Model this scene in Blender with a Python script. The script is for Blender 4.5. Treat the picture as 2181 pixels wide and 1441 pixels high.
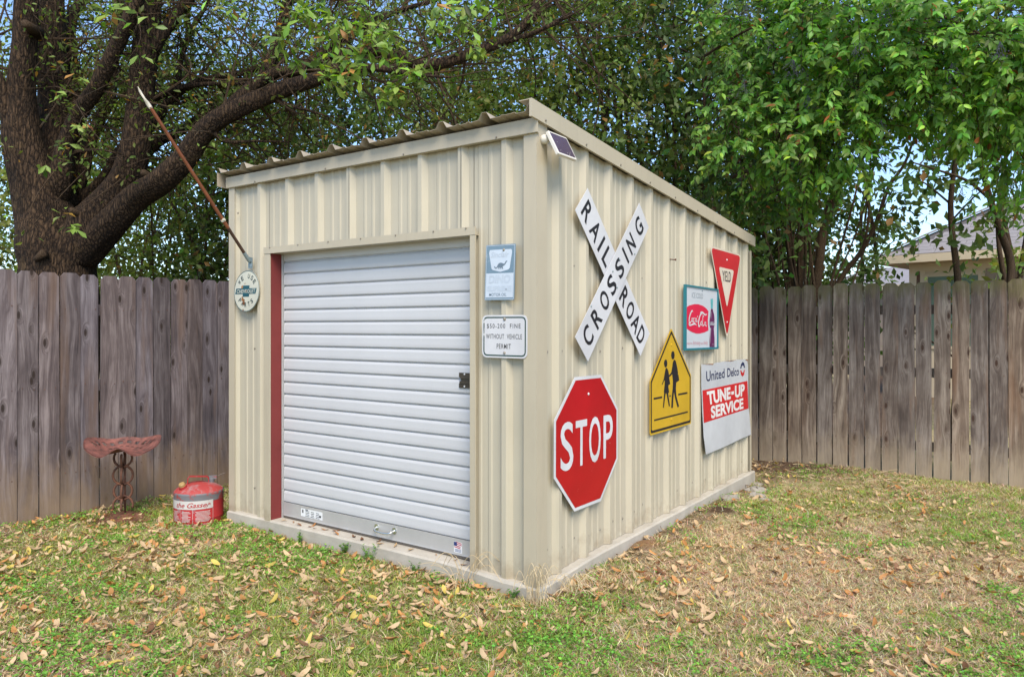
import bpy, math, random
import numpy as np
from mathutils import Vector, Matrix

random.seed(7)
RNG = np.random.default_rng(11)
for o in list(bpy.data.objects):
    bpy.data.objects.remove(o, do_unlink=True)
SC = bpy.context.scene
COL = SC.collection
R = math.radians

# ------------------------------------------------------------------ camera, sky, sun, exposure
CAM = np.array([2.1016, -3.2316, 1.3715])
YAW = R(34.9331)
FPX, HORIZON = 1561.5, 696.56                       # photograph is 2181 x 1441
FWD = np.array([-math.sin(YAW), math.cos(YAW), 0.0])
RGT = np.array([math.cos(YAW), math.sin(YAW), 0.0])
cd = bpy.data.cameras.new("camera")
cam = bpy.data.objects.new("camera", cd)
COL.objects.link(cam)
cam.location = CAM
cam.rotation_euler = (R(90), 0, YAW)
cd.sensor_width = 36.0
cd.lens = 36.0 * FPX / 2181.0
cd.shift_y = -(720.5 - HORIZON) / 2181.0
cd.clip_start, cd.clip_end = 0.05, 2000.0
SC.camera = cam

SUN_EL, SUN_AZ = R(50), R(134)                      # azimuth from +Y towards +X
world = bpy.data.worlds.new("World")
SC.world = world
world.use_nodes = True
wt = world.node_tree
wt.nodes.clear()
sky = wt.nodes.new("ShaderNodeTexSky")
sky.sky_type = 'NISHITA'
sky.sun_disc = False
sky.sun_elevation = SUN_EL
sky.sun_rotation = SUN_AZ
sky.air_density, sky.dust_density, sky.ozone_density = 1.0, 0.4, 3.6
bg = wt.nodes.new("ShaderNodeBackground")
bg.inputs['Strength'].default_value = 0.115
wo = wt.nodes.new("ShaderNodeOutputWorld")
wt.links.new(sky.outputs[0], bg.inputs[0])
wt.links.new(bg.outputs[0], wo.inputs[0])
sd = bpy.data.lights.new("sun", 'SUN')
sun = bpy.data.objects.new("sun", sd)
COL.objects.link(sun)
sd.energy = 2.2
sd.angle = R(34)
sd.color = (1.0, 0.885, 0.71)
ts = Vector((math.cos(SUN_EL) * math.sin(SUN_AZ), math.cos(SUN_EL) * math.cos(SUN_AZ), math.sin(SUN_EL)))
sun.rotation_euler = (-ts).to_track_quat('-Z', 'Y').to_euler()
sun.location = ts * 30
SC.view_settings.view_transform = 'Standard'
SC.view_settings.look = 'None'
SC.view_settings.gamma = 1.0
SC.view_settings.exposure = 1.24
SC.view_settings.use_curve_mapping = False
SC.render.engine = 'CYCLES'
SC.cycles.use_denoising = True
SC.cycles.max_bounces = 8
SC.cycles.diffuse_bounces = 5
SC.cycles.transmission_bounces = 5


def at(u, v, d):
    """world point seen at photograph pixel (u, v) at depth d metres"""
    return CAM + d * (FWD + RGT * (u - 1090.5) / FPX + np.array([0, 0, 1.0]) * (HORIZON - v) / FPX)


# ------------------------------------------------------------------ materials
class NT:
    def __init__(self, name):
        self.m = bpy.data.materials.new(name)
        self.m.use_nodes = True
        self.t = self.m.node_tree
        self.p = self.t.nodes["Principled BSDF"]
        self.out = self.t.nodes["Material Output"]

    def n(self, kind, **kw):
        nd = self.t.nodes.new(kind)
        for k, v in kw.items():
            if isinstance(k, str) and hasattr(nd, k):
                setattr(nd, k, v)
        return nd

    def l(self, a, b):
        self.t.links.new(a, b)

    def coord(self, scale=(1, 1, 1), rnd=0.0, kind='Object'):
        tc = self.n("ShaderNodeTexCoord")
        mp = self.n("ShaderNodeMapping")
        mp.inputs['Scale'].default_value = scale
        self.l(tc.outputs[kind], mp.inputs['Vector'])
        if rnd:
            oi = self.n("ShaderNodeObjectInfo")
            mul = self.n("ShaderNodeMath", operation='MULTIPLY')
            mul.inputs[1].default_value = rnd
            self.l(oi.outputs['Random'], mul.inputs[0])
            cb = self.n("ShaderNodeCombineXYZ")
            self.l(mul.outputs[0], cb.inputs[0])
            self.l(mul.outputs[0], cb.inputs[1])
            self.l(mul.outputs[0], cb.inputs[2])
            self.l(cb.outputs[0], mp.inputs['Location'])
        return mp.outputs[0]

    def noise(self, vec, scale, detail=4, rough=0.55, dist=0.0):
        nd = self.n("ShaderNodeTexNoise")
        nd.inputs['Scale'].default_value = scale
        nd.inputs['Detail'].default_value = detail
        nd.inputs['Roughness'].default_value = rough
        nd.inputs['Distortion'].default_value = dist
        if vec is not None:
            self.l(vec, nd.inputs['Vector'])
        return nd.outputs['Fac']

    def ramp(self, fac, stops, interp='LINEAR'):
        nd = self.n("ShaderNodeValToRGB")
        cr = nd.color_ramp
        cr.interpolation = interp
        while len(cr.elements) < len(stops):
            cr.elements.new(0.5)
        for e, (p, c) in zip(cr.elements, stops):
            e.position = p
            e.color = (*c, 1) if len(c) == 3 else c
        self.l(fac, nd.inputs['Fac'])
        return nd.outputs['Color']

    def mix(self, fac, a, b, mode='MIX'):
        nd = self.n("ShaderNodeMix", data_type='RGBA', blend_type=mode)
        for sock, val in ((nd.inputs[0], fac), (nd.inputs[6], a), (nd.inputs[7], b)):
            if hasattr(val, 'is_linked'):
                self.l(val, sock)
            elif isinstance(val, (int, float)):
                sock.default_value = val
            else:
                sock.default_value = (*val, 1)
        return nd.outputs[2]

    def math(self, op, a, b=0.0, clamp=False):
        nd = self.n("ShaderNodeMath", operation=op)
        nd.use_clamp = clamp
        for sock, val in ((nd.inputs[0], a), (nd.inputs[1], b)):
            if hasattr(val, 'is_linked'):
                self.l(val, sock)
            else:
                sock.default_value = val
        return nd.outputs[0]

    def bump(self, height, strength=0.3, dist=0.01):
        b = self.n("ShaderNodeBump")
        b.inputs['Strength'].default_value = strength
        b.inputs['Distance'].default_value = dist
        self.l(height, b.inputs['Height'])
        self.l(b.outputs[0], self.p.inputs['Normal'])

    def base(self, c):
        s = self.p.inputs['Base Color']
        if hasattr(c, 'is_linked'):
            self.l(c, s)
        else:
            s.default_value = (*c, 1)

    def set(self, rough=0.5, metal=0.0, spec=None):
        self.p.inputs['Roughness'].default_value = rough
        self.p.inputs['Metallic'].default_value = metal
        if spec is not None:
            self.p.inputs['Specular IOR Level'].default_value = spec
        return self.m


def lerp3(a, f):
    return tuple(max(0, x * f) for x in a)


def paint(name, c, rough=0.45, var=0.08, scale=3.0, metal=0.0, fine=0.03, spec=0.5):
    t = NT(name)
    v = t.coord()
    n1 = t.noise(v, scale, 5, 0.6)
    c1 = t.ramp(n1, [(0.3, lerp3(c, 1 - var)), (0.7, lerp3(c, 1 + var * 0.6))])
    n2 = t.noise(v, scale * 40, 2, 0.5)
    c2 = t.mix(n2, lerp3((1, 1, 1), 1 - fine), (1, 1, 1))
    t.base(t.mix(1.0, c1, c2, 'MULTIPLY'))
    return t.set(rough, metal, spec)


def worn(name, c, under, amount=0.42, scale=18.0, rough=0.5, edge=0.04, detail=8):
    """paint with chips and scuffs that show what is under it"""
    t = NT(name)
    v = t.coord(rnd=9.0)
    n1 = t.noise(v, scale, detail, 0.72)
    n0 = t.noise(v, scale * 0.22, 3, 0.5)
    s = t.math('ADD', t.math('MULTIPLY', n1, 0.65), t.math('MULTIPLY', n0, 0.35))
    f = t.ramp(s, [(amount - edge, (1, 1, 1)), (amount, (0, 0, 0))])
    v2 = t.noise(v, 3.0, 4, 0.6)
    cc = t.ramp(v2, [(0.3, lerp3(c, 0.86)), (0.7, lerp3(c, 1.08))])
    t.base(t.mix(f, cc, under))
    return t.set(rough, 0.0, 0.28)


def beige_metal(name, c):
    t = NT(name)
    v = t.coord()
    n1 = t.noise(v, 1.7, 5, 0.6)
    c1 = t.ramp(n1, [(0.3, lerp3(c, 0.93)), (0.72, lerp3(c, 1.04))])
    vs = t.coord(scale=(22, 22, 1.1))
    st = t.noise(vs, 1.0, 5, 0.7)
    stf = t.ramp(st, [(0.53, (0, 0, 0)), (0.78, (0.38, 0.38, 0.38))])
    c2 = t.mix(stf, c1, lerp3(c, 0.72))
    fl = t.noise(v, 130, 3, 0.7)
    flf = t.ramp(fl, [(0.70, (0, 0, 0)), (0.76, (0.55, 0.55, 0.55))])
    c3 = t.mix(flf, c2, (0.25, 0.19, 0.12))
    # rain-splashed soil along the foot of the sheets
    sp = t.n("ShaderNodeSeparateXYZ")
    tcm = t.n("ShaderNodeTexCoord")
    t.l(tcm.outputs['Object'], sp.inputs[0])
    hm = t.math('SUBTRACT', 1.0, t.math('DIVIDE', sp.outputs[2], 0.22))
    mm_ = t.math('ADD', hm, t.math('MULTIPLY', t.math('SUBTRACT', t.noise(v, 14, 6, 0.7), 0.55), 2.2))
    c3 = t.mix(t.ramp(mm_, [(0.3, (0, 0, 0)), (1.2, (0.5, 0.5, 0.5))]), c3, (0.24, 0.18, 0.115))
    t.base(c3)
    t.bump(t.noise(v, 2.3, 2, 0.5), 0.10, 0.02)
    return t.set(0.42, 0.0, 0.45)


def wood(name, stops, knotcol, mudcol, mosscol=None, mud_h=0.34, warm=None):
    """weathered picket: long grain that bends round knots, soil splash at the foot"""
    t = NT(name)
    v = t.coord(rnd=61.0)
    tc = t.n("ShaderNodeTexCoord")
    sep = t.n("ShaderNodeSeparateXYZ")
    t.l(tc.outputs['Object'], sep.inputs[0])
    oi = t.n("ShaderNodeObjectInfo")
    # knots
    sk = t.n("ShaderNodeSeparateXYZ")
    t.l(v, sk.inputs[0])
    mpk = t.n("ShaderNodeCombineXYZ")
    t.l(t.math('MULTIPLY', sk.outputs[0], 9.0), mpk.inputs[0])
    t.l(t.math('MULTIPLY', sk.outputs[2], 3.4), mpk.inputs[1])
    vo = t.n("ShaderNodeTexVoronoi", feature='F1', voronoi_dimensions='2D')
    vo.inputs['Scale'].default_value = 1.0
    vo.inputs['Randomness'].default_value = 1.0
    t.l(mpk.outputs[0], vo.inputs['Vector'])
    kd = vo.outputs['Distance']
    near = t.ramp(kd, [(0.0, (1, 1, 1)), (0.32, (0, 0, 0))])
    vcol = t.n("ShaderNodeSeparateColor")
    t.l(vo.outputs['Color'], vcol.inputs[0])
    pick = t.ramp(vcol.outputs[0], [(0.62, (0, 0, 0)), (0.66, (1, 1, 1))], 'LINEAR')
    near = t.math('MULTIPLY', near, pick)
    # grain coordinate
    wob = t.noise(t.coord(scale=(5, 5, 0.9), rnd=61.0), 1.0, 2, 0.5)
    xx = t.math('ADD', t.math('MULTIPLY', sep.outputs[0], 34.0), t.math('MULTIPLY', wob, 7.0))
    xx = t.math('ADD', xx, t.math('MULTIPLY', near, 3.2))
    xx = t.math('ADD', xx, t.math('MULTIPLY', oi.outputs['Random'], 41.0))
    cx = t.n("ShaderNodeCombineXYZ")
    t.l(xx, cx.inputs[0])
    t.l(t.math('MULTIPLY', sep.outputs[2], 0.8), cx.inputs[2])
    g1 = t.noise(cx.outputs[0], 1.0, 3, 0.6)
    g2 = t.noise(cx.outputs[0], 4.5, 5, 0.75)
    g = t.math('ADD', t.math('MULTIPLY', g1, 0.6), t.math('MULTIPLY', g2, 0.4))
    blot = t.noise(t.coord(scale=(3.0, 3.0, 1.0), rnd=23.0), 2.2, 4, 0.6)
    g = t.math('ADD', t.math('MULTIPLY', g, 0.62), t.math('MULTIPLY', blot, 0.38))
    c = t.ramp(g, stops)
    fine = t.noise(t.coord(scale=(230, 230, 6), rnd=5.0), 1.0, 3, 0.7)
    c = t.mix(t.ramp(fine, [(0.35, (0.35, 0.35, 0.35)), (0.6, (0, 0, 0))]), c, lerp3(stops[0][1], 0.55))
    # individual tone of each board
    tone = t.ramp(oi.outputs['Random'], [(0.0, (0.70, 0.69, 0.70)), (0.35, (1.08, 1.0, 0.94)), (0.7, (0.88, 0.90, 0.98)), (1.0, (1.18, 1.15, 1.12))])
    c = t.mix(1.0, c, tone, 'MULTIPLY')
    if warm is not None:
        wn = t.noise(t.coord(scale=(7, 7, 0.7), rnd=17.0), 1.3, 3, 0.5)
        c = t.mix(t.ramp(wn, [(0.57, (0, 0, 0)), (0.72, (0.6, 0.6, 0.6))]), c, warm)
    kf = t.ramp(kd, [(0.0, (1, 1, 1)), (0.085, (0.85, 0.85, 0.85)), (0.125, (0.15, 0.15, 0.15)), (0.16, (0.35, 0.35, 0.35)), (0.20, (0, 0, 0))])
    c = t.mix(t.math('MULTIPLY', kf, pick), c, knotcol)
    # soil splash at the foot
    mn = t.noise(t.coord(scale=(9, 9, 3.0), rnd=31.0), 1.5, 5, 0.65)
    hh = t.math('SUBTRACT', 1.0, t.math('DIVIDE', sep.outputs[2], mud_h))
    mf = t.math('ADD', hh, t.math('MULTIPLY', t.math('SUBTRACT', mn, 0.5), 1.3))
    c = t.mix(t.ramp(mf, [(0.15, (0, 0, 0)), (0.95, (0.72, 0.72, 0.72))]), c, mudcol)
    if mosscol is not None:
        mo = t.noise(t.coord(scale=(8, 8, 4), rnd=13.0), 1.4, 5, 0.65)
        hm = t.math('DIVIDE', t.math('SUBTRACT', sep.outputs[2], 1.58), 0.28)
        ff = t.math('ADD', hm, t.math('MULTIPLY', t.math('SUBTRACT', mo, 0.55), 2.2))
        c = t.mix(t.ramp(ff, [(0.25, (0, 0, 0)), (1.1, (0.75, 0.75, 0.75))]), c, mosscol)
    t.base(c)
    hgt = t.math('SUBTRACT', g2, t.math('MULTIPLY', fine, 0.5))
    t.bump(hgt, 0.5, 0.004)
    return t.set(0.85, 0.0, 0.25)


def bark(name, dark, light, s=1.0, lichen=None):
    """narrow vertical plates with dark fissures between them"""
    t = NT(name)
    nn = t.n("ShaderNodeTexNoise")
    nn.inputs['Scale'].default_value = 16 * s
    nn.inputs['Detail'].default_value = 4
    t.l(t.coord(), nn.inputs['Vector'])
    fs = []
    for sc, k, amt in ((46 * s, 0.22, 0.030), (84 * s, 0.30, 0.020)):
        v = t.coord(scale=(1, 1, k))
        ad = t.n("ShaderNodeMix", data_type='RGBA')
        ad.inputs[0].default_value = amt
        t.l(v, ad.inputs[6])
        t.l(nn.outputs['Color'], ad.inputs[7])
        wv = t.n("ShaderNodeTexVoronoi", feature='DISTANCE_TO_EDGE')
        wv.inputs['Scale'].default_value = sc
        t.l(ad.outputs[2], wv.inputs['Vector'])
        fs.append(t.ramp(wv.outputs['Distance'], [(0.0, (0, 0, 0)), (0.30, (0.7, 0.7, 0.7)), (0.6, (1, 1, 1))]))
    n2 = t.noise(t.coord(scale=(1, 1, 0.4)), 60 * s, 6, 0.75)
    n3 = t.noise(t.coord(), 3.0, 4, 0.6)
    h = t.math('ADD', t.math('MULTIPLY', fs[0], 0.42), t.math('ADD', t.math('MULTIPLY', fs[1], 0.22), t.math('MULTIPLY', n2, 0.5)))
    c = t.ramp(h, [(0.30, dark), (0.62, lerp3(light, 0.50)), (0.95, light)])
    c = t.mix(1.0, c, t.ramp(n3, [(0.3, (0.78, 0.78, 0.80)), (0.7, (1.15, 1.12, 1.05))]), 'MULTIPLY')
    if lichen is not None:
        c = t.mix(t.ramp(t.noise(t.coord(), 5, 5, 0.6), [(0.60, (0, 0, 0)), (0.74, (0.6, 0.6, 0.6))]), c, t.mix(h, lerp3(lichen, 0.25), lichen))
    t.base(c)
    t.bump(h, 1.0, 0.02 / s)
    return t.set(0.9, 0.0, 0.2)


def leafmat(name, gloss=0.42, trans=0.32, spec=0.4):
    t = NT(name)
    a = t.n("ShaderNodeAttribute", attribute_name="Col")
    t.base(a.outputs['Color'])
    t.set(gloss, 0, spec)
    tr = t.n("ShaderNodeBsdfTranslucent")
    hs = t.n("ShaderNodeHueSaturation")
    hs.inputs['Saturation'].default_value = 1.15
    hs.inputs['Value'].default_value = 1.5
    t.l(a.outputs['Color'], hs.inputs['Color'])
    t.l(hs.outputs[0], tr.inputs['Color'])
    ms = t.n("ShaderNodeMixShader")
    ms.inputs[0].default_value = trans
    t.l(t.p.outputs[0], ms.inputs[1])
    t.l(tr.outputs[0], ms.inputs[2])
    t.l(ms.outputs[0], t.out.inputs['Surface'])
    return t.m


def leafobj(name, stops, gloss=0.4, trans=0.25, spec=0.45):
    """leaf material for leaves that are objects of their own: tone from the object's random number"""
    t = NT(name)
    oi = t.n("ShaderNodeObjectInfo")
    c = t.ramp(oi.outputs['Random'], stops)
    nz = t.noise(t.coord(rnd=7), 30, 4, 0.6)
    c = t.mix(1.0, c, t.ramp(nz, [(0.3, (0.82, 0.82, 0.82)), (0.7, (1.1, 1.1, 1.1))]), 'MULTIPLY')
    t.base(c)
    t.set(gloss, 0, spec)
    tr = t.n("ShaderNodeBsdfTranslucent")
    t.l(c, tr.inputs['Color'])
    ms = t.n("ShaderNodeMixShader")
    ms.inputs[0].default_value = trans
    t.l(t.p.outputs[0], ms.inputs[1])
    t.l(tr.outputs[0], ms.inputs[2])
    t.l(ms.outputs[0], t.out.inputs['Surface'])
    return t.m


def concrete(name, c, stain):
    t = NT(name)
    v = t.coord()
    n1 = t.noise(v, 4, 7, 0.65)
    c1 = t.ramp(n1, [(0.3, lerp3(c, 0.8)), (0.7, lerp3(c, 1.1))])
    n2 = t.noise(v, 60, 4, 0.7)
    c1 = t.mix(t.ramp(n2, [(0.60, (0, 0, 0)), (0.72, (0.5, 0.5, 0.5))]), c1, lerp3(c, 0.55))
    n3 = t.noise(t.coord(scale=(1, 1, 3)), 2.1, 5, 0.6)
    c1 = t.mix(t.ramp(n3, [(0.52, (0, 0, 0)), (0.75, (0.6, 0.6, 0.6))]), c1, stain)
    t.base(c1)
    t.bump(t.noise(v, 90, 5, 0.7), 0.25, 0.004)
    return t.set(0.9, 0, 0.2)


def rust(name, dark, mid, red, rough=0.75):
    t = NT(name)
    v = t.coord()
    n1 = t.noise(v, 22, 8, 0.7)
    n2 = t.noise(v, 7, 4, 0.6)
    c = t.ramp(n1, [(0.32, dark), (0.5, mid), (0.66, red)])
    c = t.mix(t.ramp(n2, [(0.5, (0, 0, 0)), (0.7, (0.6, 0.6, 0.6))]), c, lerp3(red, 1.15))
    t.base(c)
    t.bump(n1, 0.4, 0.004)
    return t.set(rough, 0.0, 0.3)


BEIGE = (0.465, 0.425, 0.330)
M = {}
M['wall'] = beige_metal("painted_steel_wall", BEIGE)
M['trim'] = beige_metal("painted_steel_trim", (0.445, 0.395, 0.298))
M['roof'] = paint("weathered_roof_steel", (0.36, 0.31, 0.24), 0.5, 0.25, 6)
M['screw'] = paint("screw_paint", (0.25, 0.225, 0.185), 0.4)
M['door'] = paint("roll_door_steel", (0.515, 0.525, 0.545), 0.38, 0.06, 2.0)
M['alu'] = paint("door_bottom_aluminium", (0.50, 0.50, 0.50), 0.45, 0.08, 6, 0.35)
M['rubber'] = paint("rubber_seal", (0.13, 0.11, 0.09), 0.6)
M['chrome'] = paint("zinc_plated", (0.66, 0.68, 0.66), 0.22, 0.05, 6, 0.9)
M['bronze'] = paint("dark_latch_steel", (0.075, 0.062, 0.045), 0.45, 0.3, 30, 0.4)
M['redjamb'] = worn("red_oxide_jamb", (0.185, 0.034, 0.032), (0.125, 0.024, 0.022), 0.42, 6, 0.6, 0.12)
M['concrete'] = concrete("slab_concrete", (0.44, 0.41, 0.355), (0.30, 0.255, 0.195))
M['rubble'] = concrete("rubble_concrete", (0.30, 0.275, 0.24), (0.24, 0.20, 0.15))
M['woodL'] = wood("grey_cedar", [(0.35, (0.052, 0.043, 0.048)), (0.48, (0.140, 0.117, 0.122)), (0.61, (0.275, 0.245, 0.255))],
                  (0.030, 0.020, 0.016), (0.250, 0.175, 0.110), None, 0.62, (0.165, 0.105, 0.075))
M['woodR'] = wood("brown_pine", [(0.35, (0.055, 0.040, 0.033)), (0.47, (0.170, 0.131, 0.102)), (0.61, (0.390, 0.328, 0.265))],
                  (0.055, 0.030, 0.020), (0.370, 0.295, 0.205), (0.15, 0.140, 0.050), 0.50, (0.21, 0.115, 0.065))
M['oakbark'] = bark("oak_bark", (0.012, 0.008, 0.006), (0.150, 0.096, 0.058), 0.75, (0.175, 0.115, 0.058))
M['bark'] = bark("thin_stem_bark", (0.045, 0.029, 0.018), (0.190, 0.130, 0.082), 2.2, (0.20, 0.19, 0.15))
M['leaf_back'] = leafmat("small_tree_leaves", 0.45, 0.38, 0.25)
M['leaf_oak'] = leafmat("oak_leaves", 0.45, 0.38, 0.25)
M['leaf_privet'] = leafmat("privet_leaves", 0.40, 0.36, 0.3)
M['leafobj_privet'] = leafobj("privet_leaf", [(0.0, (0.075, 0.180, 0.026)), (0.4, (0.120, 0.265, 0.036)), (0.8, (0.180, 0.340, 0.055)), (1.0, (0.26, 0.39, 0.075))], 0.40, 0.32, 0.3)
M['leafobj_oak'] = leafobj("oak_leaf", [(0.0, (0.090, 0.180, 0.026)), (0.4, (0.190, 0.310, 0.048)), (0.88, (0.28, 0.39, 0.08)), (0.92, (0.42, 0.25, 0.05)), (1.0, (0.40, 0.16, 0.05))], 0.45, 0.3)
M['grass'] = leafmat("grass_blades", 0.6, 0.25, 0.25)
M['litter'] = leafmat("leaf_litter", 0.6, 0.15, 0.3)
M['leaf_tan'] = leafobj("fallen_leaf_tan", [(0, (0.36, 0.245, 0.13)), (1, (0.52, 0.385, 0.23))], 0.6, 0.1, 0.3)
M['leaf_orange'] = leafobj("fallen_leaf_orange", [(0, (0.30, 0.130, 0.045)), (1, (0.46, 0.235, 0.085))], 0.6, 0.12, 0.3)
M['leaf_brown'] = leafobj("fallen_leaf_brown", [(0, (0.13, 0.06, 0.03)), (1, (0.25, 0.125, 0.06))], 0.6, 0.1, 0.3)
M['leaf_yellow'] = leafobj("fallen_leaf_yellow", [(0, (0.50, 0.38, 0.08)), (1, (0.60, 0.46, 0.14))], 0.6, 0.15, 0.3)
M['rust'] = rust("rusty_seat_iron", (0.058, 0.034, 0.031), (0.150, 0.062, 0.052), (0.235, 0.090, 0.072))
M['rust2'] = rust("rusty_brown_iron", (0.045, 0.026, 0.020), (0.115, 0.052, 0.034), (0.185, 0.080, 0.046))
M['canred'] = worn("worn_red_can_paint", (0.36, 0.030, 0.032), (0.24, 0.235, 0.25), 0.45, 26, 0.5, 0.05, 10)
M['cangrey'] = worn("bare_galvanized_band", (0.165, 0.165, 0.18), (0.30, 0.065, 0.060), 0.475, 20, 0.5, 0.05)
M['candome'] = worn("rubbed_red_dome", (0.36, 0.052, 0.048), (0.30, 0.24, 0.24), 0.50, 14, 0.5, 0.14)
M['canwhite'] = worn("chipped_white_label", (0.52, 0.50, 0.48), (0.34, 0.10, 0.09), 0.405, 45, 0.55, 0.02)
M['cap'] = paint("yellowed_brass_cap", (0.38, 0.25, 0.10), 0.5, 0.2, 40)
M['signwhite'] = worn("sign_white", (0.58, 0.585, 0.61), (0.55, 0.55, 0.56), 0.345, 8, 0.35, 0.05)
M['signred'] = worn("sign_red", (0.40, 0.006, 0.011), (0.58, 0.16, 0.15), 0.362, 46, 0.33, 0.02, 9)
M['yieldred'] = worn("yield_red", (0.50, 0.016, 0.022), (0.50, 0.20, 0.18), 0.32, 30, 0.35, 0.02)
M['yieldwhite'] = worn("yield_aged_white", (0.60, 0.53, 0.44), (0.50, 0.42, 0.32), 0.40, 6, 0.4, 0.2)
M['signblack'] = worn("sign_black", (0.016, 0.016, 0.020), (0.16, 0.16, 0.17), 0.35, 40, 0.4, 0.02)
M['signyellow'] = worn("sign_yellow", (0.54, 0.34, 0.022), (0.60, 0.41, 0.08), 0.37, 12, 0.35, 0.06)
M['signgreen'] = worn("sign_dark_green", (0.012, 0.050, 0.040), (0.55, 0.56, 0.56), 0.38, 34, 0.4, 0.02)
M['signgrey'] = worn("sign_grey_ink", (0.060, 0.064, 0.072), (0.45, 0.46, 0.48), 0.25, 60, 0.4, 0.02)
M['edge'] = paint("sign_aluminium_edge", (0.55, 0.55, 0.56), 0.35, 0.05, 5, 0.7)
M['dinoblue'] = worn("faded_blue_print", (0.155, 0.235, 0.305), (0.40, 0.46, 0.52), 0.41, 40, 0.45, 0.05)
M['dinopale'] = worn("faded_pale_blue", (0.505, 0.575, 0.66), (0.42, 0.48, 0.56), 0.36, 30, 0.4, 0.05)
M['dinofaint'] = paint("sun_bleached_print", (0.44, 0.505, 0.585), 0.5)
M['dinoink'] = paint("blue_grey_ink", (0.13, 0.18, 0.235), 0.5)
M['cream'] = worn("cream_enamel", (0.51, 0.505, 0.42), (0.50, 0.33, 0.16), 0.385, 9, 0.35, 0.06)
M['teal'] = worn("dark_teal_enamel", (0.012, 0.075, 0.095), (0.40, 0.40, 0.34), 0.30, 60, 0.4, 0.02)
M['darkink'] = worn("dark_green_enamel", (0.014, 0.035, 0.036), (0.40, 0.33, 0.22), 0.26, 60, 0.4, 0.02)
M['rustspot'] = rust("enamel_rust", (0.06, 0.025, 0.015), (0.22, 0.085, 0.03), (0.40, 0.22, 0.09))
M['cokeframe'] = paint("teal_frame_paint", (0.020, 0.170, 0.215), 0.4)
M['cokewhite'] = paint("poster_white", (0.52, 0.555, 0.60), 0.4, 0.03)
M['cokered'] = paint("poster_crimson", (0.62, 0.012, 0.055), 0.4, 0.04)
M['bottlep'] = paint("poster_purple", (0.115, 0.014, 0.085), 0.4, 0.15, 20)
M['bottleteal'] = paint("poster_teal", (0.10, 0.40, 0.42), 0.4, 0.2, 30)
M['bottlebase'] = paint("poster_deep_teal", (0.014, 0.12, 0.19), 0.4)
M['greyprint'] = paint("poster_grey_line", (0.20, 0.24, 0.27), 0.5)
M['paleline'] = paint("poster_pale_line", (0.58, 0.62, 0.66), 0.5)
M['pinkprint'] = paint("poster_pink_line", (0.50, 0.16, 0.20), 0.5)
M['delcowhite'] = worn("old_white_enamel", (0.51, 0.53, 0.56), (0.48, 0.38, 0.26), 0.325, 7, 0.38, 0.04)
M['delcored'] = worn("old_red_enamel", (0.56, 0.020, 0.022), (0.60, 0.25, 0.20), 0.33, 24, 0.38, 0.02)
M['delcotext'] = worn("old_white_lettering", (0.72, 0.70, 0.69), (0.60, 0.40, 0.20), 0.34, 10, 0.4, 0.06)
M['navy'] = paint("navy_print", (0.014, 0.024, 0.085), 0.4)
M['pole'] = paint("varnished_wood_pole", (0.190, 0.060, 0.024), 0.4, 0.3, 12)
M['poledark'] = paint("dark_pole_end", (0.055, 0.028, 0.018), 0.4, 0.3, 20)
M['galv'] = paint("galvanized_bracket", (0.235, 0.30, 0.325), 0.4, 0.15, 40, 0.4)
M['plasticwhite'] = paint("white_plastic", (0.66, 0.63, 0.57), 0.4, 0.05, 10)
M['cell'] = paint("solar_cell", (0.075, 0.040, 0.060), 0.18, 0.15, 30)
M['black'] = paint("black_hole", (0.01, 0.01, 0.01), 0.6)
M['ragwhite'] = paint("frayed_white_cloth", (0.62, 0.58, 0.48), 0.9)
M['shingle'] = paint("grey_shingle", (0.30, 0.285, 0.30), 0.9, 0.14, 5, 0, 0.25)
M['roofdeck'] = paint("shingle_underlay", (0.105, 0.10, 0.108), 0.9)
M['fascia'] = paint("cream_fascia", (0.62, 0.52, 0.38), 0.6)
M['soffit'] = paint("tan_soffit", (0.40, 0.29, 0.17), 0.6)
M['siding'] = paint("taupe_siding", (0.31, 0.25, 0.20), 0.7, 0.1, 6)
M['brick'] = paint("brown_brick", (0.15, 0.085, 0.06), 0.85, 0.3, 30)
M['blind'] = paint("green_glass_blind", (0.17, 0.25, 0.20), 0.3, 0.1, 4)
M['berry'] = paint("dusky_berry", (0.085, 0.075, 0.125), 0.5, 0.3, 40)
M['sticker'] = paint("white_sticker", (0.70, 0.72, 0.74), 0.4)
M['blue'] = paint("flag_blue", (0.02, 0.04, 0.16), 0.4)
M['flagred'] = paint("flag_red", (0.45, 0.03, 0.05), 0.4)
M['weed'] = leafobj("weed_leaf", [(0, (0.11, 0.24, 0.04)), (1, (0.18, 0.34, 0.06))], 0.5, 0.25)
M['straw'] = leafobj("dry_stalk", [(0, (0.50, 0.385, 0.225)), (1, (0.64, 0.52, 0.33))], 0.6, 0.1)
M['mud'] = paint("dug_soil", (0.150, 0.092, 0.052), 0.95, 0.3, 16, 0, 0.35)


# ------------------------------------------------------------------ building helpers
def tag(o, label=None, cat=None, group=None, kind=None):
    if label:
        o['label'] = label
    if cat:
        o['category'] = cat
    if group:
        o['group'] = group
    if kind:
        o['kind'] = kind
    return o


def empty(name, loc=(0, 0, 0), label=None, cat=None, group=None, mat=None):
    o = bpy.data.objects.new(name, None)
    o.empty_display_size = 0.1
    COL.objects.link(o)
    if mat is not None:
        o.matrix_world = mat
    else:
        o.location = loc
    return tag(o, label, cat, group)


def link(name, me, parent=None):
    o = bpy.data.objects.new(name, me)
    COL.objects.link(o)
    if parent is not None:
        o.parent = parent
    return o


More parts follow.
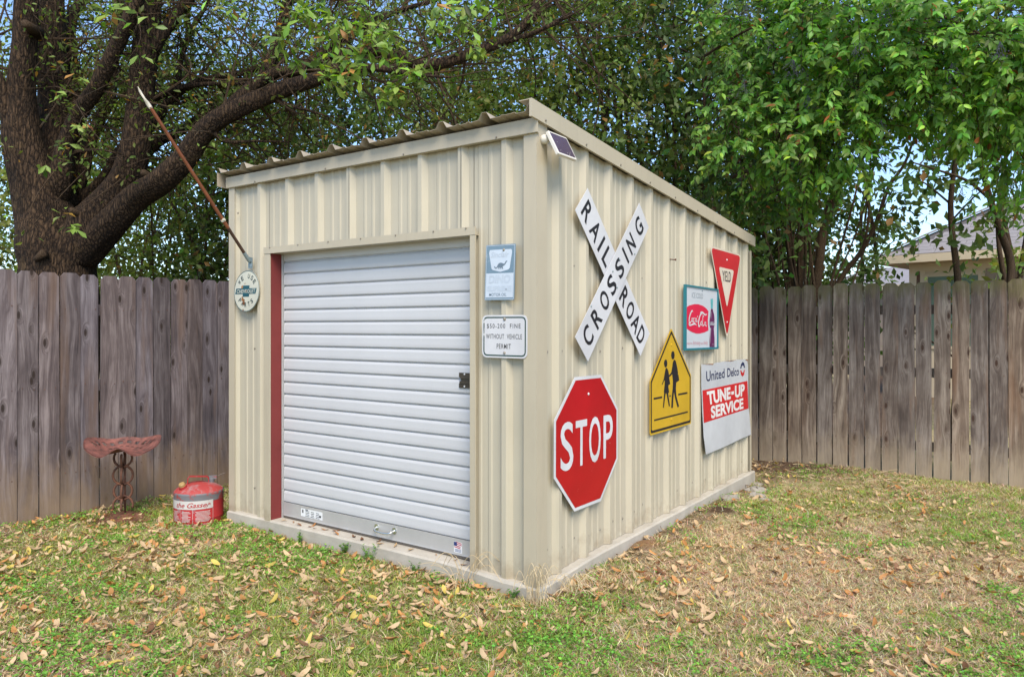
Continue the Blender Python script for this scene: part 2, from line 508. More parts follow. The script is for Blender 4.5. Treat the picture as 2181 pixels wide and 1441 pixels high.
class B:
    """collects shapes into one mesh"""

    def __init__(self):
        self.v, self.f, self.k = [], [], 0

    def add(self, vs, fs):
        self.v.extend([tuple(map(float, p)) for p in vs])
        self.f.extend([tuple(i + self.k for i in f) for f in fs])
        self.k += len(vs)

    def box(self, c, s, rot=None):
        hx, hy, hz = s[0] / 2, s[1] / 2, s[2] / 2
        vs = [Vector((sx * hx, sy * hy, sz * hz)) for sx in (-1, 1) for sy in (-1, 1) for sz in (-1, 1)]
        if rot is not None:
            vs = [rot @ p for p in vs]
        vs = [p + Vector(c) for p in vs]
        self.add(vs, [(0, 1, 3, 2), (4, 6, 7, 5), (0, 4, 5, 1), (2, 3, 7, 6), (0, 2, 6, 4), (1, 5, 7, 3)])

    def bbox(self, a, b):
        self.box([(a[i] + b[i]) / 2 for i in range(3)], [abs(b[i] - a[i]) for i in range(3)])

    def prism(self, poly, z0, z1):
        """polygon in local x, y extruded along local z"""
        n = len(poly)
        self.add([(x, y, z1) for x, y in poly] + [(x, y, z0) for x, y in poly],
                 [tuple(range(n)), tuple(range(2 * n - 1, n - 1, -1))] + [(i, n + i, n + (i + 1) % n, (i + 1) % n) for i in range(n)])

    def flat(self, poly, z):
        self.add([(x, y, z) for x, y in poly], [tuple(range(len(poly)))])

    def ring(self, outer, inner, z):
        n = len(outer)
        self.add([(x, y, z) for x, y in outer] + [(x, y, z) for x, y in inner],
                 [(i, (i + 1) % n, n + (i + 1) % n, n + i) for i in range(n)])

    def tube(self, pts, rad, sides=10, caps=True):
        pts = np.array(pts, float)
        n = len(pts)
        rad = np.full(n, rad, float) if np.isscalar(rad) else np.array(rad, float)
        tan = np.gradient(pts, axis=0)
        tan /= np.linalg.norm(tan, axis=1)[:, None] + 1e-12
        ref = np.array([0, 0, 1.0]) if abs(tan[0][2]) < 0.9 else np.array([1.0, 0, 0])
        u = np.cross(tan[0], ref)
        u /= np.linalg.norm(u)
        vs = []
        ang = np.linspace(0, 2 * math.pi, sides, endpoint=False)
        for i in range(n):
            u = u - tan[i] * np.dot(u, tan[i])
            u /= np.linalg.norm(u) + 1e-12
            w = np.cross(tan[i], u)
            for a in ang:
                vs.append(pts[i] + rad[i] * (math.cos(a) * u + math.sin(a) * w))
        fs = [(i * sides + j, i * sides + (j + 1) % sides, (i + 1) * sides + (j + 1) % sides, (i + 1) * sides + j)
              for i in range(n - 1) for j in range(sides)]
        if caps:
            fs.append(tuple(range(sides - 1, -1, -1)))
            fs.append(tuple((n - 1) * sides + j for j in range(sides)))
        self.add(vs, fs)

    def lathe(self, prof, c=(0, 0, 0), sides=32, sy=1.0):
        vs = []
        for r, z in prof:
            for j in range(sides):
                a = 2 * math.pi * j / sides
                vs.append((c[0] + r * math.cos(a), c[1] + sy * r * math.sin(a), c[2] + z))
        n = len(prof)
        self.add(vs, [(i * sides + j, i * sides + (j + 1) % sides, (i + 1) * sides + (j + 1) % sides, (i + 1) * sides + j)
                      for i in range(n - 1) for j in range(sides)] + [tuple((n - 1) * sides + j for j in range(sides)), tuple(range(sides - 1, -1, -1))])

    def ribbon(self, pts, w, z):
        """flat stroke in local x, y with width w (number or list)"""
        p = smooth(np.array(pts, float), 5)
        w = np.interp(np.linspace(0, 1, len(p)), np.linspace(0, 1, len(w) if hasattr(w, '__len__') else 2), w if hasattr(w, '__len__') else [w, w])
        t = np.gradient(p, axis=0)
        t /= np.linalg.norm(t, axis=1)[:, None] + 1e-9
        nrm = np.stack([-t[:, 1], t[:, 0]], 1)
        a, b = p + nrm * w[:, None] / 2, p - nrm * w[:, None] / 2
        n = len(p)
        self.add([(x, y, z) for x, y in a] + [(x, y, z) for x, y in b], [(i, n + i, n + i + 1, i + 1) for i in range(n - 1)])

    def mesh(self, name, mat, smooth_=False):
        me = bpy.data.meshes.new(name)
        me.from_pydata(self.v, [], self.f)
        me.materials.append(mat)
        if smooth_:
            me.shade_smooth()
        me.update()
        return me

    def build(self, name, mat, parent=None, smooth_=False, auto=None):
        o = link(name, self.mesh(name, mat, smooth_), parent)
        if auto:
            try:
                o.data.set_sharp_from_angle(angle=R(auto))
            except Exception:
                pass
        return o


def smooth(p, k=6):
    """Catmull-Rom through the points"""
    p = np.array(p, float)
    if len(p) < 3:
        return np.array([p[0] + (p[-1] - p[0]) * t for t in np.linspace(0, 1, k + 1)])
    q = np.vstack([2 * p[0] - p[1], p, 2 * p[-1] - p[-2]])
    out = []
    for i in range(1, len(q) - 2):
        for t in np.linspace(0, 1, k, endpoint=False):
            out.append(0.5 * (2 * q[i] + (q[i + 1] - q[i - 1]) * t + (2 * q[i - 1] - 5 * q[i] + 4 * q[i + 1] - q[i + 2]) * t * t
                              + (3 * q[i] - q[i - 1] - 3 * q[i + 1] + q[i + 2]) * t ** 3))
    out.append(q[-2])
    return np.array(out)


def glyphs(body, bold=0.0, space=1.0):
    """filled outline of a word with Blender's built-in font: list of 2-D vertices and faces"""
    cu = bpy.data.curves.new("word", 'FONT')
    cu.body = body
    cu.offset = bold
    cu.space_character = space
    cu.resolution_u = 4
    ob = bpy.data.objects.new("word", cu)
    COL.objects.link(ob)
    dg = bpy.context.evaluated_depsgraph_get()
    me = bpy.data.meshes.new_from_object(ob.evaluated_get(dg))
    vs = np.array([v.co[:2] for v in me.vertices])
    fs = [tuple(p.vertices) for p in me.polygons]
    bpy.data.objects.remove(ob)
    bpy.data.curves.remove(cu)
    bpy.data.meshes.remove(me)
    return vs, fs


def word(b, body, cx, cy, w, h, z, bold=0.0, rot=0.0, shear=0.0, space=1.0, quad=None):
    """adds a word to b, fitted to w x h round (cx, cy), or into quad (TL, TR, BR, BL)"""
    vs, fs = glyphs(body, bold, space)
    lo, hi = vs.min(0), vs.max(0)
    n = (vs - lo) / (hi - lo + 1e-9)
    if quad is not None:
        tl, tr, br, bl = [np.array(q) for q in quad]
        s, t = n[:, :1], n[:, 1:]
        p = (bl * (1 - s) + br * s) * (1 - t) + (tl * (1 - s) + tr * s) * t
    else:
        p = (n - 0.5) * np.array([w, h])
        p[:, 0] += shear * p[:, 1]
        c, s = math.cos(rot), math.sin(rot)
        p = p @ np.array([[c, s], [-s, c]]) + np.array([cx, cy])
    b.add([(x, y, z) for x, y in p], fs)


def cloud_mesh(name, tv, tf, P, A, N, S, C, mat):
    """many copies of a small template in ONE mesh. tv: (k,3) template (x across, y along, z normal); A along, N normal"""
    tv = np.array(tv, float)
    n, k = len(P), len(tv)
    A = A / (np.linalg.norm(A, axis=1)[:, None] + 1e-9)
    X = np.cross(A, N)
    X /= np.linalg.norm(X, axis=1)[:, None] + 1e-9
    Nn = np.cross(X, A)
    S = np.asarray(S, float)
    if S.ndim == 1:
        S = np.stack([S, S, S], 1)
    V = (P[:, None, :] + X[:, None, :] * (tv[None, :, 0:1] * S[:, None, 0:1]) + A[:, None, :] * (tv[None, :, 1:2] * S[:, None, 1:2])
         + Nn[:, None, :] * (tv[None, :, 2:3] * S[:, None, 2:3])).reshape(-1, 3)
    nl = sum(len(f) for f in tf)
    loops = np.concatenate([np.array(f) for f in tf])
    L = (loops[None, :] + (np.arange(n) * k)[:, None]).reshape(-1)
    tot = np.array([len(f) for f in tf])
    T = np.tile(tot, n)
    st = np.concatenate([[0], np.cumsum(T)[:-1]])
    me = bpy.data.meshes.new(name)
    me.vertices.add(len(V))
    me.vertices.foreach_set("co", V.astype(np.float32).reshape(-1))
    me.loops.add(n * nl)
    me.loops.foreach_set("vertex_index", L.astype(np.int32))
    me.polygons.add(len(T))
    me.polygons.foreach_set("loop_start", st.astype(np.int32))
    me.polygons.foreach_set("loop_total", T.astype(np.int32))
    at_ = me.color_attributes.new("Col", 'FLOAT_COLOR', 'POINT')
    c4 = np.ones((n, k, 4), np.float32)
    c4[:, :, :3] = C[:, None, :] if C.ndim == 2 else C
    at_.data.foreach_set("color", c4.reshape(-1))
    me.materials.append(mat)
    me.update()
    me.validate()
    return me


def vnoise(x, y, s, seed=0):
    """smooth value noise 0..1"""
    x, y = np.asarray(x) * s + 57.3, np.asarray(y) * s + 31.7
    xi, yi = np.floor(x).astype(np.int64), np.floor(y).astype(np.int64)
    fx, fy = x - xi, y - yi
    fx, fy = fx * fx * (3 - 2 * fx), fy * fy * (3 - 2 * fy)

    def h(a, b):
        k = (a * 374761393 + b * 668265263 + seed * 974711) & 0x7fffffff
        k = ((k ^ (k >> 13)) * 1274126177) & 0x7fffffff
        return ((k ^ (k >> 16)) & 0xffff) / 65535.0
    return (h(xi, yi) * (1 - fx) + h(xi + 1, yi) * fx) * (1 - fy) + (h(xi, yi + 1) * (1 - fx) + h(xi + 1, yi + 1) * fx) * fy


def unit(n):
    v = RNG.normal(size=(n, 3))
    return v / np.linalg.norm(v, axis=1)[:, None]

# ------------------------------------------------------------------ ground: one sheet to the horizon
def ground_z(x, y):
    x, y = np.asarray(x, float), np.asarray(y, float)
    z = -0.072 + (vnoise(x, y, 1.3, 3) - 0.5) * 0.03 + (vnoise(x, y, 5.0, 4) - 0.5) * 0.012
    z = z + 0.035 * np.clip((y - 3.6) / 1.0, 0, 1) * np.clip((x + 1.0) / 1.0, 0, 1) * np.clip((2.4 - x) / 1.5, 0, 1)
    z = z + 0.028 * np.clip(1 - np.abs(x - 0.12) / 0.35, 0, 1) * np.clip(y / 0.4, 0, 1) * np.clip((3.4 - y) / 0.6, 0, 1)
    for (cx, cy, r, h) in ((0.20, 2.28, 0.17, 0.035), (0.115, 1.13, 0.13, 0.045)):
        d = np.hypot(x - cx, (y - cy))
        z = z + h * np.exp(-(d / r) ** 2 * 1.4)
    return z


xs = np.unique(np.concatenate([[-400, -150, -60, -30, -16, -10], np.arange(-7, 6, 0.06), [6, 8, 12, 20, 40, 100, 400]]))
ys = np.unique(np.concatenate([[-60, -20, -10, -6], np.arange(-4.5, 6.5, 0.06), [6.5, 8, 11, 16, 25, 40, 80, 200, 600]]))
gx, gy = np.meshgrid(xs, ys)
gz = ground_z(gx, gy)
gv = np.stack([gx, gy, gz], -1).reshape(-1, 3)
nx, ny = len(xs), len(ys)
gf = [(j * nx + i, j * nx + i + 1, (j + 1) * nx + i + 1, (j + 1) * nx + i) for j in range(ny - 1) for i in range(nx - 1)]
gm = bpy.data.meshes.new("ground")
gm.from_pydata([tuple(p) for p in gv], [], gf)
gm.shade_smooth()
t = NT("thatch_and_soil")
v = t.coord()
n1 = t.noise(v, 34, 8, 0.75)
n2 = t.noise(v, 2.3, 5, 0.6)
c = t.ramp(n1, [(0.3, (0.17, 0.13, 0.075)), (0.5, (0.40, 0.325, 0.195)), (0.68, (0.58, 0.48, 0.30))])
c = t.mix(t.ramp(n2, [(0.42, (0, 0, 0)), (0.62, (0.55, 0.55, 0.55))]), c, (0.12, 0.17, 0.045))
sep = t.n("ShaderNodeSeparateXYZ")
tcx = t.n("ShaderNodeTexCoord")
t.l(tcx.outputs['Object'], sep.inputs[0])
# bare soil along the back fence and round the two diggings beside the slab
wob = t.math('MULTIPLY', t.math('SUBTRACT', t.noise(v, 3.0, 5, 0.65), 0.5), 1.1)
back = t.math('ADD', t.math('SUBTRACT', sep.outputs[1], 3.85), wob)
lim = t.math('SUBTRACT', 1.7, t.math('ABSOLUTE', t.math('ADD', sep.outputs[0], 0.6)))
m1 = t.math('MULTIPLY', t.math('MULTIPLY', back, 3.0, True), t.math('MULTIPLY', lim, 2.0, True), True)
strip = t.math('MULTIPLY', t.math('ADD', t.math('SUBTRACT', 0.20, t.math('ABSOLUTE', t.math('SUBTRACT', sep.outputs[0], 0.10))), t.math('MULTIPLY', wob, 0.25)), 8.0, True)
strip = t.math('MULTIPLY', strip, t.math('MULTIPLY', t.math('SUBTRACT', sep.outputs[1], 0.5), 3.0, True), True)
m2 = t.math('MAXIMUM', m1, t.math('MULTIPLY', strip, 0.75))
fl = t.math('MULTIPLY', t.math('ADD', t.math('SUBTRACT', -3.5, sep.outputs[0]), t.math('MULTIPLY', wob, 0.5)), 5.0, True)
m2 = t.math('MAXIMUM', m2, t.math('MULTIPLY', fl, 0.8))
dc = t.ramp(t.noise(v, 46, 7, 0.75), [(0.33, (0.050, 0.030, 0.020)), (0.52, (0.125, 0.080, 0.052)), (0.66, (0.33, 0.24, 0.165))])
c = t.mix(m2, c, dc)
for (qx, qy, qr, mc) in ((0.20, 2.28, 0.15, (0.075, 0.046, 0.028)), (0.115, 1.13, 0.12, (0.235, 0.140, 0.070))):
    dx_ = t.math('SUBTRACT', sep.outputs[0], qx)
    dy_ = t.math('SUBTRACT', sep.outputs[1], qy)
    dd_ = t.math('SQRT', t.math('ADD', t.math('MULTIPLY', dx_, dx_), t.math('MULTIPLY', dy_, dy_)))
    mk = t.math('MULTIPLY', t.math('ADD', t.math('SUBTRACT', qr, dd_), t.math('MULTIPLY', wob, 0.12)), 14.0, True)
    c = t.mix(mk, c, t.mix(n1, lerp3(mc, 0.6), lerp3(mc, 1.4)))
t.base(c)
t.bump(n1, 0.8, 0.02)
gm.materials.append(t.set(0.95, 0, 0.15))
tag(link("ground", gm), kind='structure')

# ------------------------------------------------------------------ the shed
W, D = 2.6863, 3.6894
HF, HB = 2.392, 2.075            # wall height under the trim, front and back
PITCH = 0.3048
shed = empty("storage_shed", (0, 0, 0), "beige corrugated steel shed with a white roll-up door and road signs on its side", "shed")


def slab_top(x, y):
    f = min(1.0, max(0.0, (y if x > -0.2 else -x) / 0.6))
    return 0.002 + 0.026 * f


b = B()                                               # concrete slab with a slightly uneven top edge
sx0, sx1, sy0, sy1 = -W - 0.012, 0.034, -0.014, D + 0.03
rim = [(sx0 + (sx1 - sx0) * k / 12, sy0) for k in range(12)] + [(sx1, sy0 + (sy1 - sy0) * k / 16) for k in range(16)] \
    + [(sx1 + (sx0 - sx1) * k / 6, sy1) for k in range(6)] + [(sx0, sy1 + (sy0 - sy1) * k / 6) for k in range(6)]
ccx, ccy = (sx0 + sx1) / 2, (sy0 + sy1) / 2
n = len(rim)
jit = [random.uniform(-0.004, 0.004) for _ in rim]
ins = [(x + (0.010 if x < ccx else -0.010), y + (0.010 if y < ccy else -0.010)) for x, y in rim]
b.add([(x, y, slab_top(x, y)) for x, y in ins] + [(x + jit[i], y + jit[i], slab_top(x, y) - 0.010) for i, (x, y) in enumerate(rim)] + [(x + jit[i], y + jit[i], -0.30) for i, (x, y) in enumerate(rim)] + [(ccx, ccy, 0.028)],
      [(i, (i + 1) % n, 3 * n) for i in range(n)] + [(i, n + i, n + (i + 1) % n, (i + 1) % n) for i in range(n)]
      + [(n + i, 2 * n + i, 2 * n + (i + 1) % n, n + (i + 1) % n) for i in range(n)])
b.build("concrete_slab", M['concrete'], shed)

RT, RS, RD = 0.030, 0.026, 0.031                      # rib top width, slope run, depth


def profile(a0, a1, first, lead):
    """R-panel outline between a0 and a1: list of (along, depth behind the rib tops).
    first + k*PITCH = the edge of a rib top; lead=+1 when that is the low edge, -1 the high edge"""
    pts = []
    k0 = int(math.floor((a0 - first) / PITCH)) - 1
    for k in range(k0, k0 + int((a1 - a0) / PITCH) + 5):
        e = first + k * PITCH
        t0, t1 = (e, e + RT) if lead > 0 else (e - RT, e)
        pts += [(t0 - RS, RD), (t0, 0), (t1, 0), (t1 + RS, RD)]
        pan = PITCH - RT - 2 * RS
        for q in (0.36, 0.68):
            m = t1 + RS + pan * q
            pts += [(m - 0.016, RD), (m - 0.008, RD - 0.0045), (m + 0.008, RD - 0.0045), (m + 0.016, RD)]
    out = []
    for (p, q) in zip(pts[:-1], pts[1:]):
        if q[0] <= a0 or p[0] >= a1:
            continue
        if not out:
            s = max(0, (a0 - p[0]) / (q[0] - p[0]))
            out.append((max(a0, p[0]), p[1] + (q[1] - p[1]) * s))
        s = min(1, (a1 - p[0]) / (q[0] - p[0]))
        out.append((p[0] + (q[0] - p[0]) * s, p[1] + (q[1] - p[1]) * s))
    return out


def wall_panel(a0, a1, first, lead, z0, z1f, place, parent, name="wall_panel"):
    pr = profile(a0, a1, first, lead)
    bb = B()
    n = len(pr)
    TH = 0.0016
    vs = []
    for dd in (0, TH):
        for zf in (lambda a: z0(a) if callable(z0) else z0, lambda a: z1f(a) if callable(z1f) else z1f):
            vs += [place(a, d + dd, zf(a)) for a, d in pr]
    fs = []
    for i in range(n - 1):
        fs += [(i, i + 1, n + i + 1, n + i), (2 * n + i, 3 * n + i, 3 * n + i + 1, 2 * n + i + 1),
               (i, 2 * n + i, 2 * n + i + 1, i + 1), (n + i, n + i + 1, 3 * n + i + 1, 3 * n + i)]
    bb.add(vs, fs)
    return bb.build(name, M['wall'], parent)


front = lambda a, d, z: (a, d, z)
side = lambda a, d, z: (-d, a, z)
back_ = lambda a, d, z: (a, D - d, z)
left_ = lambda a, d, z: (-W + d, a, z)
FX0, SY0 = -2.3595, 0.565
zt = lambda a: HF + 0.02
zs = lambda a: 2.472 - 0.0862 * (a + 0.08)
DL, DR, DT = -2.204, -0.431, 1.885                    # door opening
for (a, e, z0, z1) in ((-W + 0.004, -2.262, 0.016, zt), (-2.266, -1.42, DT, zt), (-1.424, -0.506, DT, zt), (-0.440, -0.006, 0.002, zt)):
    wall_panel(a, e, FX0, 1, z0, z1, front, shed)
wall_panel(-0.51, -0.436, FX0, 1, DT, zt, front, shed)
zb_side = lambda a: 0.004 + 0.026 * min(1, max(0, a / 0.7))
for k in range(4):
    a = 0.002 + k * 0.9144
    wall_panel(a, min(a + 0.9164, D - 0.004), SY0, -1, zb_side, zs, side, shed)
wall_panel(-W + 0.01, -1.3, FX0, 1, 0.02, HB + 0.02, back_, shed)
wall_panel(-1.304, -0.01, FX0, 1, 0.02, HB + 0.02, back_, shed)
wall_panel(0.004, 1.85, SY0, -1, 0.02, zs, left_, shed)
wall_panel(1.846, D - 0.004, SY0, -1, 0.02, zs, left_, shed)

# corner trims (folded angles)


def angle_trim(x, y, sx, sy, lx, ly, z0, z1, name="corner_trim"):
    bb = B()
    th = 0.0025
    bb.bbox((x, y, z0), (x + sx * lx, y + sy * th, z1))
    bb.bbox((x, y + sy * th, z0), (x + sx * th, y + sy * ly, z1))
    return bb.build(name, M['trim'], shed)


angle_trim(0.005, -0.005, -1, 1, 0.082, 0.105, -0.004, 2.457)
angle_trim(-W - 0.005, -0.005, 1, 1, 0.070, 0.10, 0.012, HF + 0.015)
angle_trim(0.005, D + 0.005, -1, -1, 0.08, 0.055, 0.03, HB + 0.01)
angle_trim(-W - 0.005, D + 0.005, 1, -1, 0.08, 0.08, 0.03, HB + 0.01)

# roof sheet, R-panel with ribs running to the back
b = B()
pr = profile(-W - 0.045, 0.016, -0.302, 1)
zr = lambda y: 2.492 - (y + 0.075) * 0.0862
vs = []
for y in (-0.075, D + 0.10):
    vs += [(a, y, zr(y) + 0.039 - d * 1.25 + (random.uniform(-0.003, 0.003) if y < 0 else 0)) for a, d in pr]
n = len(pr)
vs += [(x, y, z - 0.0018) for x, y, z in vs]
fs = []
for i in range(n - 1):
    fs += [(i, i + 1, n + i + 1, n + i), (2 * n + i, 3 * n + i, 3 * n + i + 1, 2 * n + i + 1), (i, 2 * n + i, 2 * n + i + 1, i + 1), (n + i, n + i + 1, 3 * n + i + 1, 3 * n + i)]
b.add(vs, fs)
roof = b.build("roof", M['roof'], shed)

# front eave trim, sloping rake trim on the sign side and on the far side
b = B()
b.bbox((-W - 0.02, -0.020, HF), (0.018, -0.010, 2.468))
b.box((-W / 2, -0.004, HF - 0.0), (W + 0.03, 0.028, 0.004))
b.build("eave_trim", M['trim'], shed)


def rake(x, x2, z0f, z1f, y0, y1):
    sl = 0.0862
    bb = B()
    xs_ = (x, x2)
    q = []
    for xx in xs_:
        q += [(xx, y0, z0f), (xx, y1, z0f - sl * (y1 - y0)), (xx, y1, z1f - sl * (y1 - y0)), (xx, y0, z1f)]
    bb.add(q, [(0, 1, 2, 3), (7, 6, 5, 4), (0, 4, 5, 1), (1, 5, 6, 2), (2, 6, 7, 3), (3, 7, 4, 0)])
    return bb


r1 = rake(0.010, 0.026, 2.458, 2.551, -0.082, D + 0.055)
q = rake(-0.055, 0.010, 2.546, 2.550, -0.082, D + 0.055)
r1.add(q.v, q.f)
r1.build("rake_trim", M['trim'], shed)
r2 = rake(-W - 0.05, -W - 0.046, 2.40, 2.50, -0.072, D + 0.055)
r2.build("rake_trim", M['roof'], shed)

# door frame: header, jamb facings, red jamb, roll-up door
b = B()
b.bbox((-2.272, -0.014, DT), (-0.396, -0.004, 1.930))
b.bbox((-2.268, -0.004, DT), (-0.400, 0.125, DT + 0.004))
b.build("door_header_trim", M['trim'], shed)
b = B()
b.bbox((-0.434, -0.012, -0.001), (-0.397, -0.002, DT - 0.001))
b.bbox((-0.434, -0.002, 0.004), (-0.430, 0.10, DT - 0.001))
b.build("door_jamb_trim", M['trim'], shed)
b = B()
b.bbox((-2.266, -0.011, 0.018), (-2.206, -0.003, DT - 0.001))
b.build("door_jamb_trim", M['trim'], shed)
b = B()
b.bbox((-2.255, -0.001, 0.022), (-2.204, 0.090, DT - 0.001))
b.bbox((-2.255, 0.0905, 0.022), (-2.20, 0.094, DT - 0.001))
b.build("red_door_jamb", M['redjamb'], shed)
b = B()                                               # door guide tracks
b.bbox((-2.200, 0.082, 0.028), (-2.190, 0.112, DT - 0.002))
b.bbox((-0.46, 0.105, 0.028), (-0.436, 0.112, DT - 0.002))
b.build("door_guide", M['alu'], shed)
b = B()  # added dark sheet: its colour stands in for the shade behind the curtain
b.bbox((-W + 0.10, 0.16, 0.03), (-0.10, 0.165, 2.30))
b.build("dark_backing_sheet", M['bronze'], shed)

door = empty("roll_up_door")
door.parent = shed
DX0, DX1, DY = -2.186, -0.437, 0.108
SP = 0.0846
prof = [(0.000, 0.000), (0.000, 0.0035), (-0.0125, 0.0060), (-0.0155, 0.012), (-0.0160, 0.028), (-0.0150, 0.050), (-0.0145, 0.066), (-0.0115, 0.077), (-0.004, 0.0828), (0.000, SP)]
bb = B()
n = len(prof)
vs = [(DX0, DY + y, z) for y, z in prof] + [(DX1, DY + y, z) for y, z in prof] + [(DX0, DY + y + 0.002, z) for y, z in prof] + [(DX1, DY + y + 0.002, z) for y, z in prof]
fs = []
for i in range(n - 1):
    fs += [(i, n + i, n + i + 1, i + 1), (2 * n + i, 2 * n + i + 1, 3 * n + i + 1, 3 * n + i), (i, i + 1, 2 * n + i + 1, 2 * n + i), (n + i, 3 * n + i, 3 * n + i + 1, n + i + 1)]
bb.add(vs, fs)
slat_me = bb.mesh("slat", M['door'])
for k in range(22):
    s = link("slat", slat_me, door)
    s.location = (0, 0, 0.138 + k * SP)
b = B()
b.bbox((DX0 + 0.002, DY - 0.020, 0.052), (DX1 - 0.002, DY - 0.012, 0.140))
b.bbox((DX0 + 0.002, DY - 0.024, 0.047), (DX1 - 0.002, DY + 0.004, 0.052))
b.build("bottom_bar", M['alu'], door)
b = B()
b.tube([(DX0 + 0.004, DY - 0.008, 0.037), (DX1 - 0.004, DY - 0.008, 0.037)], 0.0115, 10)
b.build("rubber_seal", M['rubber'], door)
HX = -1.185
b = B()
pts = smooth([(HX - 0.075, DY - 0.021, 0.107), (HX - 0.072, DY - 0.048, 0.100), (HX - 0.045, DY - 0.060, 0.092), (HX + 0.045, DY - 0.060, 0.092), (HX + 0.072, DY - 0.048, 0.100), (HX + 0.075, DY - 0.021, 0.107)], 5)
b.tube(pts, 0.0068, 10)
for s in (-1, 1):
    b.tube([(HX + s * 0.077, DY - 0.0205, 0.107), (HX + s * 0.077, DY - 0.024, 0.107)], 0.020, 16)
b.build("handle", M['chrome'], door, True, 40)
b = B()
b.bbox((-1.995, DY - 0.0212, 0.070), (-1.775, DY - 0.0203, 0.124))
st = b.build("maker_sticker", M['sticker'], door)
b = B()
for r_ in range(4):
    for q_ in range(3):
        x0 = -1.945 + q_ * 0.052
        b.box((x0 + 0.018, DY - 0.0216, 0.110 - r_ * 0.011), (0.030 + 0.012 * random.random(), 0.0006, 0.0035))
b.box((-1.975, DY - 0.0216, 0.105), (0.012, 0.0006, 0.022))
b.box((-1.797, DY - 0.0216, 0.092), (0.020, 0.0006, 0.014))
b.box((-1.935, DY - 0.0216, 0.119), (0.028, 0.0006, 0.006))
o = b.build("small_print", M['signgrey'], door)
FXc = -0.600
fl = B()
fl.bbox((FXc - 0.030, DY - 0.0212, 0.060), (FXc + 0.030, DY - 0.0203, 0.122))
o = fl.build("flag_sticker", M['sticker'], door)
b = B()
for i in range(4):
    b.box((FXc + (0.006 if i < 2 else -0.004), DY - 0.0217, 0.118 - i * 0.0095), (0.044 if i < 2 else 0.046, 0.0006, 0.0045), Matrix.Rotation(0.12, 3, 'Y'))
b.build("flag_stripes", M['flagred'], door)
b = B()
b.box((FXc - 0.018, DY - 0.0222, 0.110), (0.022, 0.0006, 0.022))
for i in range(3):
    b.box((FXc, DY - 0.0217, 0.079 - i * 0.006), (0.046, 0.0006, 0.002))
b.build("flag_canton", M['blue'], door)
b = B()
z0 = 1.020
for (za, zc, x0, d) in ((0.0, 0.026, -0.590, 0.024), (0.026, 0.040, -0.582, 0.030), (0.040, 0.056, -0.576, 0.022), (0.056, 0.062, -0.580, 0.030), (0.062, 0.088, -0.590, 0.024)):
    b.bbox((x0, DY - d, z0 + za), (-0.440, DY - 0.012, z0 + zc))
lat = b.build("latch", M['bronze'], door)
b = B()
for zz in (z0 + 0.010, z0 + 0.081):
    b.tube([(-0.548, DY - 0.024, zz), (-0.548, DY - 0.0275, zz)], 0.0050, 10)
b.build("latch_rivets", M['sticker'], door)

# screws: hex heads with washers, too small to pick apart
b = B()


def screw(p, nrm, r=0.0085):
    p, nrm = np.array(p, float), np.array(nrm, float)
    b.tube([p, p + nrm * 0.0022, p + nrm * 0.0024, p + nrm * 0.007], [r * 1.25, r * 1.25, r * 0.75, r * 0.7], 7)


for k in range(12):
    y = SY0 + (k - 1) * PITCH
    for (zz, off) in ((0.150, 0.02), (1.225, 0.05), (1.72, 0.02)):
        for oo in (0.048, -0.118):
            yy = y + oo + random.uniform(-0.01, 0.01)
            if 0.12 < yy < D - 0.08 and random.random() < (0.9 if zz < 1.5 else 0.45):
                screw((-RD - 0.0002, yy, zz + random.uniform(-0.02, 0.02)), (1, 0, 0))
for k in range(9):
    y = 0.03 + k * 0.44
    screw((0.026, y + 0.02, 2.474 - 0.0862 * (y + 0.08)), (1, 0, 0), 0.006)
for x in (-0.245, -0.93, -1.62, -2.36):
    screw((x, -0.020, HF + 0.008), (0, -1, 0), 0.005)
for x in (-2.2, -1.9, -1.6, -1.3, -1.0, -0.7, -0.46):
    screw((x, -0.014, 1.925), (0, -1, 0), 0.004)
for (x, zz) in ((-0.20, 1.07), (-0.20, 0.72), (-0.20, 0.42), (-0.213, 0.44), (-0.21, 0.15), (-0.09, 0.17), (-0.185, 2.16), (-2.585, 2.20), (-2.43, 1.22), (-2.43, 0.22), (-2.28, 0.1)):
    screw((x, RD - 0.0005 if x > -2.5 else 0.0, zz), (0, -1, 0), 0.006)
o = b.build("screws", M['screw'], shed)
o['kind'] = 'stuff'
b = B()
b.tube([(-0.0, 1.775, 1.863), (0.035, 1.778, 1.858), (0.040, 1.778, 1.858), (0.044, 1.778, 1.857)], [0.004, 0.004, 0.008, 0.008], 8)
b.build("nail", M['rust2'], shed)

# ------------------------------------------------------------------ fences
PK = []


def picket_mesh(w, h, warp, mat):
    """dog-eared board, sliced up its length so that it can bow"""
    bb = B()
    th = 0.016
    zsl = np.linspace(0, h - 0.032, 5)
    rows = [(zz, w / 2 - 0.003 * random.random()) for zz in zsl] + [(h, w / 2 - 0.030)]
    vs = []
    for i, (zz, hw) in enumerate(rows):
        s = zz / h
        off = warp[0] * math.sin(s * 3.1) + warp[1] * s
        tw = warp[2] * (s - 0.4)
        for (x, y) in ((-hw, 0), (hw, 0), (hw, th), (-hw, th)):
            vs.append((x + warp[3] * math.sin(s * 2.6), y + off + tw * x, zz))
    fs = [(0, 1, 2, 3)[::-1]]
    for i in range(len(rows) - 1):
        for j in range(4):
            fs.append((i * 4 + j, i * 4 + (j + 1) % 4, (i + 1) * 4 + (j + 1) % 4, (i + 1) * 4 + j))
    k = (len(rows) - 1) * 4
    fs.append((k, k + 1, k + 2, k + 3))
    bb.add(vs, fs)
    return bb.mesh("picket", mat)


